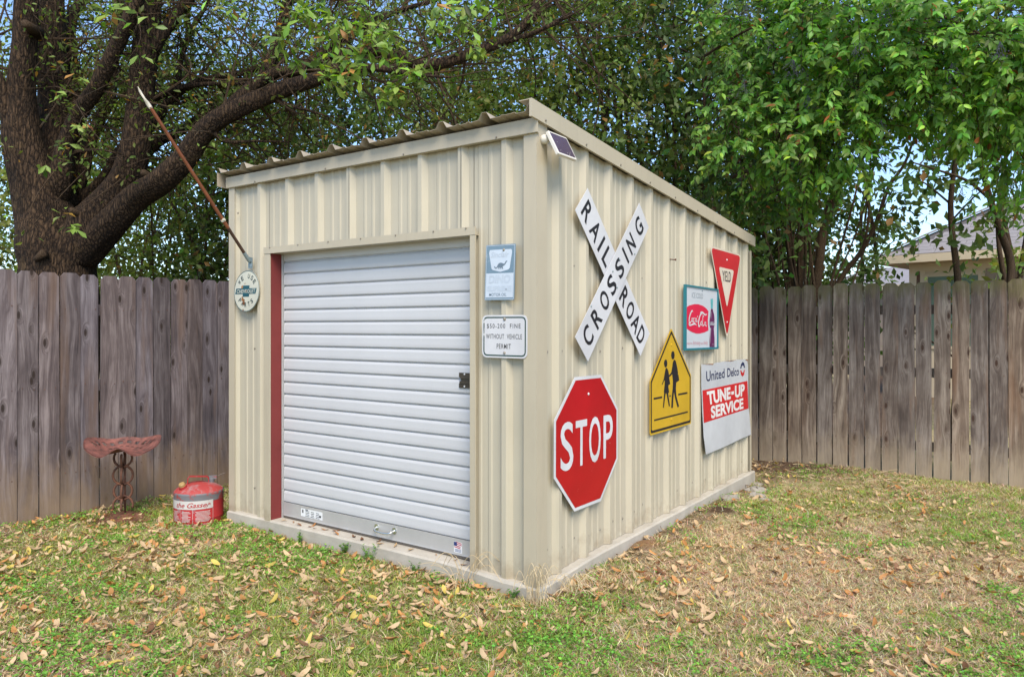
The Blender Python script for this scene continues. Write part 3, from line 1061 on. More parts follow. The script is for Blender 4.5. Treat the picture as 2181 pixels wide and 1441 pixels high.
def fence(root, p0, p1, pitch, mat, wid, zt, gapvar, zvar, zb, railside=1, nails=0.0):
    p0, p1 = np.array(p0, float), np.array(p1, float)
    L = np.linalg.norm(p1 - p0)
    dr = (p1 - p0) / L
    ang = math.atan2(dr[1], dr[0])
    root.location = (p0[0], p0[1], 0)
    root.rotation_euler = (0, 0, ang)
    n = int(L / pitch)
    meshes = [picket_mesh(wid + random.uniform(-0.004, 0.004), zt - zb, (random.uniform(-0.006, 0.006), random.uniform(-0.006, 0.006), random.uniform(-0.05, 0.05), random.uniform(-0.003, 0.003)), mat) for _ in range(9)]
    nb = B()
    for i in range(n):
        o = link("picket", random.choice(meshes), root)
        x = (i + 0.5) * pitch + random.uniform(-gapvar, gapvar)
        o.location = (x, random.uniform(-0.002, 0.002), zb + random.uniform(-zvar, zvar))
        o.rotation_euler = (random.uniform(-0.004, 0.004), random.uniform(-0.004, 0.004), 0)
        if nails:
            for zz in (0.34, 1.00, 1.60):
                for s in (-1, 1):
                    if random.random() < nails:
                        xx, z2 = x + s * wid * 0.27, zb + zz + random.uniform(-0.015, 0.015)
                        nb.tube([(xx, -0.004, z2), (xx, -0.007, z2)], 0.0038, 6)
    for zz in (0.25, 0.95, 1.55):
        rb = B()
        rb.bbox((0, 0.026, zb + zz), (L, 0.064, zb + zz + 0.088))
        rb.build("rail", mat, root)
    k = 0.6
    while k < L:
        pb = B()
        pb.bbox((k, 0.068, -0.15), (k + 0.09, 0.158, zt - 0.08))
        pb.build("post", mat, root)
        k += 2.4
    if nails:
        o = nb.build("nails", M['rust2'], root)
        o['kind'] = 'stuff'
    return root


fr = empty("wooden_fence", label="weathered brown picket fence with mossy tops behind the far end of the shed", cat="fence")
fence(fr, (-3.62, 4.70), (6.2, 4.70), 0.1476, M['woodR'], 0.1395, 1.805, 0.0025, 0.012, -0.055, 1, 0.5)
fl_ = empty("wooden_fence", label="grey purple tight board fence behind the rusty stool and red can", cat="fence")
fence(fl_, (-4.10, -2.9), (-3.645, 4.68), 0.1437, M['woodL'], 0.1405, 1.79, 0.001, 0.006, -0.085, 1, 0.8)

# ------------------------------------------------------------------ signs
def side_sign(name, cy, cz, label, x=0.006, tilt=0.0, lean=0.0):
    m = Matrix(((0, 0, 1, x), (1, 0, 0, cy), (0, 1, 0, cz), (0, 0, 0, 1)))
    m = m @ Matrix.Rotation(tilt, 4, 'Z') @ Matrix.Rotation(lean, 4, 'X')
    return empty(name, label=label, cat="sign", mat=m)


def front_sign(name, cx, cz, label, y=-0.004, tilt=0.0, lean=0.0):
    m = Matrix(((1, 0, 0, cx), (0, 0, -1, y), (0, 1, 0, cz), (0, 0, 0, 1)))
    m = m @ Matrix.Rotation(tilt, 4, 'Z') @ Matrix.Rotation(lean, 4, 'X')
    return empty(name, label=label, cat="sign", mat=m)


def inset(poly, d):
    """shrinks a convex polygon by d"""
    p = [np.array(q, float) for q in poly]
    n = len(p)
    area = sum(p[i][0] * p[(i + 1) % n][1] - p[(i + 1) % n][0] * p[i][1] for i in range(n))
    sg = 1 if area > 0 else -1
    out = []
    for i in range(n):
        a, b_, c_ = p[i - 1], p[i], p[(i + 1) % n]
        e1, e2 = (b_ - a) / np.linalg.norm(b_ - a), (c_ - b_) / np.linalg.norm(c_ - b_)
        n1, n2 = np.array([-e1[1], e1[0]]) * sg, np.array([-e2[1], e2[0]]) * sg
        k = d / (1 + np.dot(n1, n2))
        out.append(tuple(b_ + (n1 + n2) * k))
    return out


def rounded(poly, r, k=4):
    p = [np.array(q, float) for q in poly]
    n = len(p)
    out = []
    for i in range(n):
        a, b_, c_ = p[i - 1], p[i], p[(i + 1) % n]
        d1, d2 = (a - b_) / np.linalg.norm(a - b_), (c_ - b_) / np.linalg.norm(c_ - b_)
        half = math.acos(max(-1, min(1, np.dot(d1, d2)))) / 2
        t_ = r / math.tan(half)
        s, e = b_ + d1 * t_, b_ + d2 * t_
        for j in range(k + 1):
            u = j / k
            out.append(tuple((1 - u) ** 2 * s + 2 * u * (1 - u) * b_ + u * u * e))
    return out


def rect(w, h):
    return [(-w / 2, -h / 2), (w / 2, -h / 2), (w / 2, h / 2), (-w / 2, h / 2)]


def fac(name, mat, parent, fn):
    bb = B()
    fn(bb)
    return bb.build(name, mat, parent)


def bolt(bb, x, y, z, r=0.006):
    bb.tube([(x, y, z), (x, y, z + 0.003), (x, y, z + 0.006)], [r * 1.5, r * 1.4, r * 0.7], 10)


TP = 0.0022
# stop sign
s = side_sign("stop_sign", 0.545, 0.706, "red eight-sided stop sign low on the shed's side wall", tilt=-0.006)
octo = [(0.381 / math.cos(R(22.5)) * math.cos(R(22.5 + 45 * k)), 0.381 / math.cos(R(22.5)) * math.sin(R(22.5 + 45 * k))) for k in range(8)]
fac("plate", M['signwhite'], s, lambda b: b.prism(octo, 0, TP))
fac("red_face", M['signred'], s, lambda b: b.flat(inset(octo, 0.019), TP + 0.0009))


def stop_letters(b):
    z, h = TP + 0.0018, 0.262
    word(b, "S", -0.245, 0, 0.140, h + 0.010, z, 0.008)
    word(b, "T", -0.083, 0, 0.132, h, z, 0.010)
    word(b, "O", 0.080, 0, 0.142, h + 0.010, z, 0.008)
    word(b, "P", 0.248, 0, 0.122, h, z, 0.010)


fac("lettering", M['signwhite'], s, stop_letters)
fac("bolt", M['signwhite'], s, lambda b: bolt(b, 0.0, 0.275, TP))

# railroad crossbuck
s = side_sign("railroad_crossbuck", 0.877, 1.681, "white crossed railroad crossing sign above the stop sign", x=0.008)


def blade(parent, cx, cy, ang, z, texts):
    me = B()
    me.prism(rect(1.215, 0.207), 0, TP)
    o = link("blade", me.mesh("blade", M['signwhite']), parent)
    o.matrix_basis = Matrix.Translation((cx, cy, z)) @ Matrix.Rotation(ang, 4, 'Z')
    for (tx, x, w) in texts:
        bb = B()
        word(bb, tx, x, 0, w, 0.128, TP + 0.001, 0.020)
        bb.build("lettering", M['signblack'], o)
    return o


def spaced(txt, x0, step, w):
    out = []
    for i, ch in enumerate(txt):
        if ch != ' ':
            out.append((ch, x0 + i * step, {'I': 0.026, 'L': 0.075}.get(ch, w)))
    return out


# two thin spacer blocks hold the rear blade off the ribs
blade(s, 0.011, 0.0, R(-44.7), 0.004, [("R", -0.515, 0.092), ("A", -0.375, 0.102), ("I", -0.272, 0.024), ("L", -0.170, 0.078), ("R", 0.165, 0.092), ("O", 0.285, 0.094), ("A", 0.402, 0.102), ("D", 0.515, 0.088)])
o = blade(s, -0.011, 0.0, R(46.0), 0.0115, [("C", -0.500, 0.092), ("R", -0.350, 0.092), ("O", -0.205, 0.098), ("S", -0.068, 0.092), ("S", 0.085, 0.092), ("I", 0.205, 0.022), ("N", 0.318, 0.092), ("G", 0.490, 0.096)])
bb = B()
for x, y in ((0.0, 0.05), (-0.35, 0.095), (0.31, -0.08), (-0.03, -0.06), (0.12, 0.04)):
    bolt(bb, x, y, TP, 0.004)
bb.build("bolts", M['galv'], o)['kind'] = 'stuff'

# school crossing sign
s = side_sign("school_crossing_sign", 1.8, 1.0, "yellow five-sided sign with two black walking figures", x=0.006)
pent = [(-0.02, 0.366), (0.364, 0.004), (0.364, -0.368), (-0.392, -0.368), (-0.392, 0.004)]
pent = pent[::-1]
fac("plate", M['signyellow'], s, lambda b: b.prism(rounded(pent, 0.022), 0, TP))
fac("border", M['signblack'], s, lambda b: b.ring(rounded(inset(pent, 0.013), 0.018), rounded(inset(pent, 0.030), 0.014), TP + 0.001))
adult = [(0.0052, 0.1158), (0.0233, 0.1329), (0.0416, 0.134), (0.0615, 0.1225), (0.0923, 0.0674), (0.1032, 0.0338), (0.097, 0.0222), (0.1109, 0.0232), (0.1266, -0.0216), (0.0692, -0.0331), (0.063, -0.0775), (0.0722, -0.132), (0.1219, -0.2111), (0.1094, -0.2178), (0.0923, -0.2163), (0.0462, -0.1449), (0.0264, -0.0988), (0.0143, -0.1512), (0.0082, -0.2129), (-0.0248, -0.2111), (-0.0129, -0.1254), (0.0022, -0.0734), (0.0082, -0.0205), (-0.0069, 0.0336), (-0.0248, 0.0245), (-0.0516, 0.0154), (-0.0693, 0.0193), (-0.0634, 0.026), (-0.0218, 0.0461), (-0.0038, 0.0866)]
adult_head = [(-0.0263, 0.1671), (-0.0188, 0.1904), (0.0052, 0.1998), (0.0294, 0.192), (0.0401, 0.1709), (0.034, 0.1473), (0.0112, 0.1369), (-0.0129, 0.1436)]
child = [(-0.1364, 0.0577), (-0.122, 0.0802), (-0.1016, 0.081), (-0.0782, 0.0606), (-0.0605, 0.0188), (-0.0575, -0.0001), (-0.0427, -0.038), (-0.0723, -0.042), (-0.0752, -0.0564), (-0.0634, -0.097), (-0.0811, -0.0998), (-0.0472, -0.195), (-0.059, -0.1981), (-0.0693, -0.1913), (-0.1103, -0.1005), (-0.1249, -0.0983), (-0.1566, -0.1981), (-0.1737, -0.1965), (-0.1508, -0.0946), (-0.1566, -0.0867), (-0.1422, -0.0346), (-0.1393, -0.0058), (-0.1508, -0.0051), (-0.1823, -0.0349), (-0.1936, -0.0313), (-0.1566, 0.0067)]
child_head = [(-0.1537, 0.1134), (-0.148, 0.1334), (-0.1249, 0.1429), (-0.1045, 0.1364), (-0.0943, 0.115), (-0.1001, 0.0955), (-0.1191, 0.0847), (-0.1422, 0.0915)]
fac("walking_figure", M['signblack'], s, lambda b: (b.flat(adult, TP + 0.001), b.flat(adult_head, TP + 0.001)))
fac("walking_figure", M['signblack'], s, lambda b: (b.flat(child, TP + 0.001), b.flat(child_head, TP + 0.001)))


def lines(b):
    for x0, x1, y, w in ((-0.331, -0.186, -0.121, 0.013), (-0.058, -0.032, -0.1235, 0.010), (0.107, 0.287, -0.125, 0.013), (-0.323, 0.294, -0.270, 0.011)):
        b.flat([(x0, y - w / 2), (x1, y - w / 2), (x1, y + w / 2), (x0, y + w / 2)], TP + 0.001)


fac("road_lines", M['signblack'], s, lines)
fac("bolt", M['signyellow'], s, lambda b: bolt(b, -0.02, 0.245, TP))
fac("bolt", M['signyellow'], s, lambda b: bolt(b, -0.02, -0.295, TP))

# cola poster in a teal frame
s = side_sign("framed_cola_sign", 2.375, 1.442, "white ice cold cola sign in a teal frame with bottle", x=0.006, tilt=-0.008)
cw, chh = 0.726, 0.494
fac("panel", M['cokewhite'], s, lambda b: b.prism(rect(cw - 0.03, chh - 0.02), 0, 0.010))
fac("frame", M['cokeframe'], s, lambda b: (b.box((0, chh / 2 - 0.006, 0.009), (cw, 0.013, 0.018)), b.box((0, -chh / 2 + 0.007, 0.009), (cw, 0.016, 0.018)),
                                             b.box((-cw / 2 + 0.0125, 0, 0.009), (0.025, chh - 0.030, 0.018)), b.box((cw / 2 - 0.010, 0, 0.009), (0.020, chh - 0.030, 0.018))))
fish = [(-0.3394, 0.0733), (-0.274, 0.0921), (-0.1668, 0.1062), (-0.0841, 0.1083), (0.0149, 0.099), (0.0874, 0.0825), (0.1434, 0.0584), (0.1345, 0.0257), (0.1286, -0.0111), (0.1345, -0.053), (0.1434, -0.0951), (0.0582, -0.1104), (-0.0561, -0.121), (-0.1394, -0.1194), (-0.2342, -0.1062), (-0.3003, -0.0886), (-0.3394, -0.0763), (-0.3303, -0.0443), (-0.3238, -0.005), (-0.3303, 0.0342)]
ZC = 0.011
fac("red_emblem", M['cokered'], s, lambda b: b.flat(fish, ZC))


def cmap(p):
    return [(-0.3238 + (x - 152) * 0.001388, 0.1062 - (y - 632) * 0.000505) for x, y in p]


def script(b, z=ZC + 0.001):
    w = 0.011
    b.ribbon(cmap([(243, 752), (232, 735), (212, 765), (193, 830), (186, 885), (196, 925), (212, 905), (222, 880)]), [0.006, 0.012, 0.016, 0.018, 0.014, 0.009, 0.006], z)
    b.ribbon(cmap([(190, 890), (184, 930), (192, 955), (225, 948), (262, 930), (285, 940), (296, 958)]), [0.006, 0.010, 0.012, 0.012, 0.016, 0.010, 0.004], z + 0.0002)
    for cx, cy, rx, ry in ((232, 875, 9, 26), (287, 872, 9, 24), (372, 920, 9, 28), (432, 925, 9, 26)):
        a = [(cx + rx * math.cos(q), cy + ry * math.sin(q)) for q in np.linspace(0, 2 * math.pi, 11)]
        b.ribbon(cmap(a), w * 0.75, z)
    b.ribbon(cmap([(266, 850), (256, 845), (246, 875), (250, 905), (264, 892)]), w * 0.75, z)
    b.ribbon(cmap([(300, 845), (297, 880), (299, 900), (312, 885)]), w * 0.8, z)
    b.ribbon(cmap([(306, 822), (318, 816)]), w * 0.7, z)
    b.ribbon(cmap([(388, 790), (378, 768), (352, 800), (335, 860), (326, 925), (332, 965), (347, 960), (360, 915)]), [0.006, 0.010, 0.016, 0.020, 0.018, 0.012, 0.006], z)
    b.ribbon(cmap([(352, 775), (362, 752), (392, 752), (420, 778), (445, 785), (460, 765)]), [0.005, 0.010, 0.014, 0.014, 0.010, 0.004], z + 0.0002)
    b.ribbon(cmap([(410, 812), (398, 810), (392, 870), (390, 940), (400, 962), (414, 935)]), w * 0.85, z)
    b.ribbon(cmap([(445, 900), (442, 940), (447, 962), (455, 958)]), w * 0.85, z)


fac("script_lettering", M['signwhite'], s, script)
cap_ = [(0.1898, 0.1598), (0.2444, 0.1647), (0.246, 0.1338), (0.2414, 0.0811), (0.1989, 0.0829), (0.1928, 0.1324)]
bot_ = [(0.1989, 0.0796), (0.2414, 0.0804), (0.2552, 0.0567), (0.2752, 0.033), (0.2829, -0.0045), (0.2829, -0.0527), (0.2675, -0.0795), (0.2767, -0.1223), (0.286, -0.1599), (0.286, -0.2323), (0.1688, -0.2271), (0.1673, -0.1743), (0.1793, -0.1216), (0.1853, -0.0794), (0.1673, -0.0477), (0.1673, -0.0108), (0.1838, 0.0317)]
bas_ = [(0.1688, -0.2285), (0.286, -0.2335), (0.2829, -0.2375), (0.2675, -0.2395), (0.1838, -0.2375), (0.1688, -0.2345)]
fac("bottle_neck_print", M['bottleteal'], s, lambda b: b.flat(cap_, ZC))
fac("bottle_print", M['bottlep'], s, lambda b: b.flat(bot_, ZC))
fac("bottle_base_print", M['bottlebase'], s, lambda b: b.flat(bas_, ZC + 0.0004))


def bottle_marks(b):
    z = ZC + 0.001
    b.ribbon([(0.200, 0.06), (0.195, 0.02), (0.199, 0.0)], [0.004, 0.008, 0.003], z)
    b.ribbon([(0.192, -0.075), (0.188, -0.12), (0.183, -0.20)], [0.012, 0.007, 0.004], z)
    b.ribbon([(0.245, -0.20), (0.247, -0.215)], 0.007, z)
    for i in range(4):
        cx = 0.185 + i * 0.024
        b.ribbon([(cx, -0.022), (cx - 0.007, -0.036), (cx + 0.004, -0.050), (cx + 0.012, -0.034), (cx + 0.018, -0.046)], 0.006, z)
    b.ribbon([(0.172, -0.051), (0.222, -0.050), (0.278, -0.053)], 0.003, z)


fac("bottle_highlights", M['cokewhite'], s, bottle_marks)
fac("lettering", M['greyprint'], s, lambda b: word(b, "ICE COLD", -0.100, 0.174, 0.235, 0.040, ZC, -0.008))


def pal(b):
    for y in (0.136, 0.0, -0.158):
        x0, x1 = (-0.345, 0.335)
        if y == 0.0:
            x0 = 0.290
        b.flat([(x0, y - 0.001), (x1, y - 0.001), (x1, y + 0.001), (x0, y + 0.001)], ZC - 0.0003)


fac("faint_rules", M['paleline'], s, pal)


def fresh(b):
    word(b, "enjoy that", -0.265, -0.196, 0.115, 0.022, ZC, -0.01)
    word(b, "Refreshing", -0.115, -0.197, 0.150, 0.040, ZC, -0.01, shear=0.5)
    word(b, "new", -0.005, -0.200, 0.045, 0.013, ZC, -0.01)
    word(b, "feeling", 0.080, -0.197, 0.095, 0.040, ZC, -0.01, shear=0.5)


fac("lettering", M['pinkprint'], s, fresh)
fac("bolt", M['galv'], s, lambda b: bolt(b, 0.0, 0.217, 0.010, 0.004))

# yield sign
s = side_sign("yield_sign", 2.98, 1.78, "red and white three-sided yield sign at the far top of the side wall", x=0.012, lean=-0.012)
tri = [(-0.409, 0.253), (0.388, 0.243), (-0.022, -0.523)]
tri = tri[::-1]
fac("plate", M['yieldwhite'], s, lambda b: b.prism(rounded(tri, 0.040), 0, TP))
fac("red_face", M['yieldred'], s, lambda b: b.flat(rounded(inset(tri, 0.014), 0.034), TP + 0.0009))
tri2 = [(-0.213, 0.096), (0.178, 0.089), (-0.018, -0.245)][::-1]
fac("white_center", M['yieldwhite'], s, lambda b: b.flat(rounded(tri2, 0.022), TP + 0.0018))
fac("lettering", M['signblack'], s, lambda b: word(b, "YIELD", -0.020, 0.025, 0.218, 0.088, TP + 0.0027, 0.004))
fac("bolt", M['signwhite'], s, lambda b: bolt(b, -0.005, 0.168, TP))
fac("bolt", M['signwhite'], s, lambda b: bolt(b, -0.018, -0.365, TP))

# tune-up service sign: an old sheet, slightly bent
s = side_sign("tune_up_service_sign", 3.03, 0.73, "old bent white tune-up service sign with a red band", x=0.010)
dout = [(-0.6556, 0.3485), (-0.3793, 0.3432), (-0.37, 0.335), (-0.355, 0.346), (-0.1414, 0.3513), (0.2353, 0.3529), (0.5266, 0.3465), (0.5423, 0.2365), (0.549, -0.0757), (0.612, -0.2906), (0.6331, -0.3596), (0.3837, -0.3603), (-0.1414, -0.3747), (-0.5524, -0.3779), (-0.6027, -0.2324), (-0.6359, -0.0205), (-0.6556, 0.1768)][::-1]


def bent(z):
    return z


fac("plate", M['delcowhite'], s, lambda b: b.prism(dout, 0, TP))
fac("rusty_edge", M['rustspot'], s, lambda b: (b.flat([(-0.655, 0.3478), (-0.380, 0.3426), (-0.40, 0.333), (-0.56, 0.343)][::-1], TP + 0.0009), b.flat([(-0.13, 0.3510), (0.20, 0.3523), (0.05, 0.345)][::-1], TP + 0.0009),
                                              b.flat([(0.44, 0.345), (0.525, 0.345), (0.530, 0.30), (0.515, 0.33)][::-1], TP + 0.0009)))
fac("red_band", M['delcored'], s, lambda b: b.flat([(-0.6359, 0.1411), (0.5150, 0.1480), (0.5440, -0.1084), (-0.606, -0.1198)][::-1], TP + 0.0009))
fac("lettering", M['navy'], s, lambda b: word(b, "United", 0, 0, 0, 0, TP + 0.001, 0.012, quad=((-0.555, 0.290), (-0.115, 0.290), (-0.112, 0.212), (-0.548, 0.205))))
fac("lettering", M['navy'], s, lambda b: (word(b, "Delco", 0, 0, 0, 0, TP + 0.001, 0.012, quad=((-0.045, 0.290), (0.272, 0.285), (0.272, 0.213), (-0.045, 0.213)))))
fac("lettering", M['delcotext'], s, lambda b: word(b, "TUNE", 0, 0, 0, 0, TP + 0.0018, 0.045, quad=((-0.545, 0.125), (0.035, 0.125), (0.045, 0.018), (-0.510, 0.012))))
fac("lettering", M['delcotext'], s, lambda b: word(b, "-", 0, 0, 0, 0, TP + 0.0018, 0.02, quad=((0.060, 0.082), (0.130, 0.082), (0.130, 0.055), (0.060, 0.055))))
fac("lettering", M['delcotext'], s, lambda b: (
                                               word(b, "UP", 0, 0, 0, 0, TP + 0.0018, 0.045, quad=((0.155, 0.128), (0.430, 0.127), (0.430, 0.018), (0.155, 0.016)))))
fac("lettering", M['delcotext'], s, lambda b: word(b, "SERVICE", 0, 0, 0, 0, TP + 0.0018, 0.040, quad=((-0.455, 0.000), (0.390, 0.002), (0.395, -0.096), (-0.440, -0.104))))
lt = [(0.3046, 0.2731), (0.3301, 0.311), (0.373, 0.3289), (0.4163, 0.3177), (0.4447, 0.2721), (0.4163, 0.2713), (0.4011, 0.2911), (0.3773, 0.2976), (0.3536, 0.2918), (0.3365, 0.2703)][::-1]
lb = [(0.3067, 0.2548), (0.3365, 0.2547), (0.3536, 0.2377), (0.3751, 0.2278), (0.4011, 0.238), (0.4119, 0.2531), (0.4403, 0.2538), (0.4163, 0.2086), (0.373, 0.1953), (0.3301, 0.2132)]
fac("emblem_top", M['navy'], s, lambda b: b.flat(lt, TP + 0.001))
fac("emblem_bottom", M['delcored'], s, lambda b: b.flat(lb, TP + 0.001))

# oil sign on the front wall
s = front_sign("motor_oil_sign", -0.229, 1.67, "faded blue motor oil sign with a small dinosaur", tilt=-0.014, lean=-0.03, y=-0.007)
dout2 = [(-0.0948, 0.1465), (-0.0888, 0.1495), (0.0964, 0.1426), (0.1038, 0.1364), (0.1032, 0.0565), (0.0946, -0.1537), (0.0878, -0.1569), (-0.0978, -0.1506), (-0.1057, -0.1456)][::-1]
dr = [(-0.099, 0.150), (0.099, 0.150), (0.099, -0.152), (-0.099, -0.152)][::-1]
fac("plate", M['dinoblue'], s, lambda b: b.prism(rounded(dr, 0.008), 0, 0.002))
fac("pale_border", M['dinopale'], s, lambda b: b.ring(inset(dr, 0.004), inset(dr, 0.0065), 0.0028))
fac("lower_panel", M['dinopale'], s, lambda b: b.flat([(-0.0915, -0.006), (-0.0915, -0.138), (0.0905, -0.138), (0.0905, -0.006)], 0.0028))
shield = [(-0.0737, 0.1180), (-0.0695, 0.1225), (0.0700, 0.1225), (0.0760, 0.1175), (0.0770, 0.103), (0.0640, 0.0200), (0.0560, 0.0125), (0.0025, 0.0010), (-0.0490, 0.0125), (-0.0570, 0.0200), (-0.0765, 0.103)][::-1]
fac("shield", M['dinopale'], s, lambda b: b.flat(shield, 0.0028))
beast = [(-0.0396, 0.0328), (-0.0337, 0.032), (-0.0289, 0.0241), (-0.023, 0.0258), (-0.0159, 0.0388), (-0.0082, 0.048), (0.0053, 0.0511), (0.0182, 0.0476), (0.027, 0.0438), (0.0328, 0.0497), (0.0369, 0.0576), (0.0427, 0.0606), (0.0485, 0.0579), (0.0462, 0.0547), (0.0416, 0.0531), (0.0369, 0.0434), (0.0299, 0.0366), (0.0212, 0.0323), (0.0171, 0.0267), (0.0229, 0.017), (0.0135, 0.0174), (0.0094, 0.0252), (0.0053, 0.0244), (0.0065, 0.0177), (0.0006, 0.018), (-0.0017, 0.0257), (-0.0064, 0.025), (-0.0035, 0.0182), (-0.0112, 0.018), (-0.01, 0.028), (-0.0159, 0.0254), (-0.023, 0.02), (-0.0319, 0.0195), (-0.0361, 0.0244)][::-1]
fac("dinosaur_print", M['dinoink'], s, lambda b: b.flat(beast, 0.0036))
fac("lettering", M['dinofaint'], s, lambda b: word(b, "Sinclair", -0.002, 0.095, 0.118, 0.030, 0.0036, 0.01, shear=0.25))
fac("lettering", M['dinofaint'], s, lambda b: word(b, "DINO", 0, -0.037, 0.145, 0.046, 0.0036, 0.045, shear=0.08))
fac("lettering", M['dinofaint'], s, lambda b: word(b, "SUPREME", 0, -0.089, 0.160, 0.030, 0.0036, 0.04))
fac("lettering", M['dinoink'], s, lambda b: word(b, "MOTOR OIL", -0.010, -0.122, 0.115, 0.0165, 0.0036, 0.004))
fac("bolt", M['screw'], s, lambda b: bolt(b, 0.022, 0.120, 0.002, 0.005))

# parking fine sign
s = front_sign("parking_fine_sign", -0.200, 1.3215, "white parking fine sign with a green border and rounded corners", tilt=-0.004, y=-0.007)
fr_ = rect(0.300, 0.232)
fac("plate", M['signwhite'], s, lambda b: b.prism(rounded(fr_, 0.036, 6), 0, TP))
fac("border", M['signgreen'], s, lambda b: b.ring(rounded(inset(fr_, 0.0095), 0.028, 6), rounded(inset(fr_, 0.0165), 0.022, 6), TP + 0.0008))
fac("lettering", M['signgrey'], s, lambda b: word(b, "$50-200  FINE", -0.005, 0.055, 0.224, 0.028, TP + 0.0008, 0.004, space=1.25))
fac("lettering", M['signgrey'], s, lambda b: word(b, "WITHOUT  VEHICLE", -0.003, 0.000, 0.238, 0.0265, TP + 0.0008, 0.004, space=1.15))
fac("lettering", M['signgrey'], s, lambda b: word(b, "PERMIT", -0.003, -0.053, 0.094, 0.0265, TP + 0.0008, 0.004, space=1.15))
fac("bolt", M['screw'], s, lambda b: bolt(b, 0.002, 0.094, TP, 0.0065))
fac("bolt", M['screw'], s, lambda b: bolt(b, 0.002, -0.088, TP, 0.0055))

# round car parts sign
s = front_sign("round_parts_sign", -2.464, 1.630, "round cream car parts sign under the flag pole", lean=-0.05, y=-0.012)
circ = lambda r, n=48: [(r * math.cos(2 * math.pi * k / n), r * math.sin(2 * math.pi * k / n)) for k in range(n)]
fac("plate", M['cream'], s, lambda b: b.prism(circ(0.1475), 0, 0.003))
fac("rim_line", M['teal'], s, lambda b: b.ring(circ(0.1472), circ(0.143), 0.0038))
bow = [(-0.1226, 0.0026), (-0.0432, 0.0025), (-0.0432, 0.0231), (0.0320, 0.0217), (0.0320, 0.0012), (0.1165, 0.0), (0.1050, -0.0396), (0.0320, -0.0394), (0.0320, -0.0591), (-0.0432, -0.0586), (-0.0432, -0.0384), (-0.1336, -0.0379)]
bow = [(x, y + 0.018) for x, y in bow][::-1]
fac("emblem", M['teal'], s, lambda b: b.flat(bow, 0.0038))
fac("lettering", M['cream'], s, lambda b: word(b, "CHEVROLET", -0.006, -0.001, 0.215, 0.027, 0.0046, 0.012))


def arc_text(b, txt, r, a0, a1, w, h, flip):
    n_ = len(txt)
    for i, ch in enumerate(txt):
        if ch == ' ':
            continue
        a = a0 + (a1 - a0) * i / (n_ - 1)
        rot = a - math.pi / 2 if not flip else a + math.pi / 2
        word(b, ch, r * math.cos(a), r * math.sin(a), w, h, 0.0038, 0.025, rot)


fac("lettering", M['darkink'], s, lambda b: arc_text(b, "WE USE", 0.108, R(143), R(37), 0.024, 0.034, False))
fac("lettering", M['darkink'], s, lambda b: arc_text(b, "PARTS", 0.098, R(222), R(312), 0.022, 0.034, True))
spot = lambda cx, cy, r: [(cx + r * (0.5 + random.random()) * math.cos(a), cy + r * (0.5 + random.random()) * math.sin(a)) for a in np.linspace(0, 2 * math.pi, 9)[:-1]]
fac("rust_spots", M['rustspot'], s, lambda b: [b.flat(spot(x, y, r), 0.0050) for x, y, r in ((-0.035, -0.062, 0.014), (-0.025, -0.085, 0.012), (-0.03, -0.138, 0.008), (-0.052, 0.030, 0.010), (-0.045, -0.045, 0.009), (-0.02, 0.055, 0.005))])
fac("hole", M['rustspot'], s, lambda b: b.flat(circ(0.005, 10), 0.0054))

# ------------------------------------------------------------------ flag pole on the front wall
root = empty("flag_pole", (-2.432, -0.004, 1.842), "bare rusty brown flag pole slanting up from the front wall", "flag pole")
p0, p1 = np.array([0, -0.008, -0.002]), np.array([0.0, -0.772, 0.968])
dv = (p1 - p0) / np.linalg.norm(p1 - p0)
LL = np.linalg.norm(p1 - p0)
fac("bracket", M['galv'], root, lambda b: (b.box((0, -0.002, -0.012), (0.046, 0.004, 0.075)), b.tube([p0 + dv * 0.0, p0 + dv * 0.075], 0.0135, 12), b.box((0, -0.010, 0.008), (0.006, 0.016, 0.045)),
                                             b.tube([(0.012, -0.004, -0.035), (0.012, -0.008, -0.035)], 0.005, 8), b.tube([(-0.012, -0.004, -0.035), (-0.012, -0.008, -0.035)], 0.005, 8)))
fac("pole_socket", M['poledark'], root, lambda b: b.tube([p0 + dv * 0.06, p0 + dv * 0.30], 0.0112, 12))
fac("pole", M['pole'], root, lambda b: b.tube([p0 + dv * 0.28, p0 + dv * (LL - 0.06)], [0.0122, 0.0108], 12))
fac("clip", M['ragwhite'], root, lambda b: (b.tube([p0 + dv * 0.335, p0 + dv * 0.350], 0.0165, 12), b.box(tuple(p0 + dv * 0.343 + np.array([0.018, -0.006, 0.004])), (0.014, 0.012, 0.012))))
b = B()
tip = p0 + dv * (LL - 0.07)
b.tube(smooth([tip, tip + dv * 0.03 + np.array([-0.006, 0, 0.004]), tip + dv * 0.065 + np.array([0.002, -0.004, 0.0]), tip + dv * 0.10 + np.array([-0.010, 0, 0.008]), tip + dv * 0.135 + np.array([-0.004, 0, 0.012])], 4), np.interp(np.linspace(0, 1, 17), [0, .25, .5, .8, 1], [0.012, 0.013, 0.007, 0.008, 0.001]), 8)
b.build("cloth_scrap", M['ragwhite'], root, True)

# ------------------------------------------------------------------ solar light panel near the roof corner
root = empty("solar_panel", (0.005, 0.066, 2.366), "small solar panel in a white frame under the roof corner", "solar panel")
A0, A1, A2 = np.array([0.050, -0.042, 0.037]), np.array([0.050, 0.150, 0.038]), np.array([0.118, -0.034, -0.094])
ex = (A1 - A0) / np.linalg.norm(A1 - A0)
ey = (A0 - A2)
ey -= ex * np.dot(ex, ey)
hy = np.linalg.norm(ey)
ey /= hy
ez = np.cross(ex, ey)
hx = np.linalg.norm(A1 - A0)
mid = (A0 + A1) / 2 - ey * hy / 2
mm = Matrix(((ex[0], ey[0], ez[0], mid[0]), (ex[1], ey[1], ez[1], mid[1]), (ex[2], ey[2], ez[2], mid[2]), (0, 0, 0, 1)))


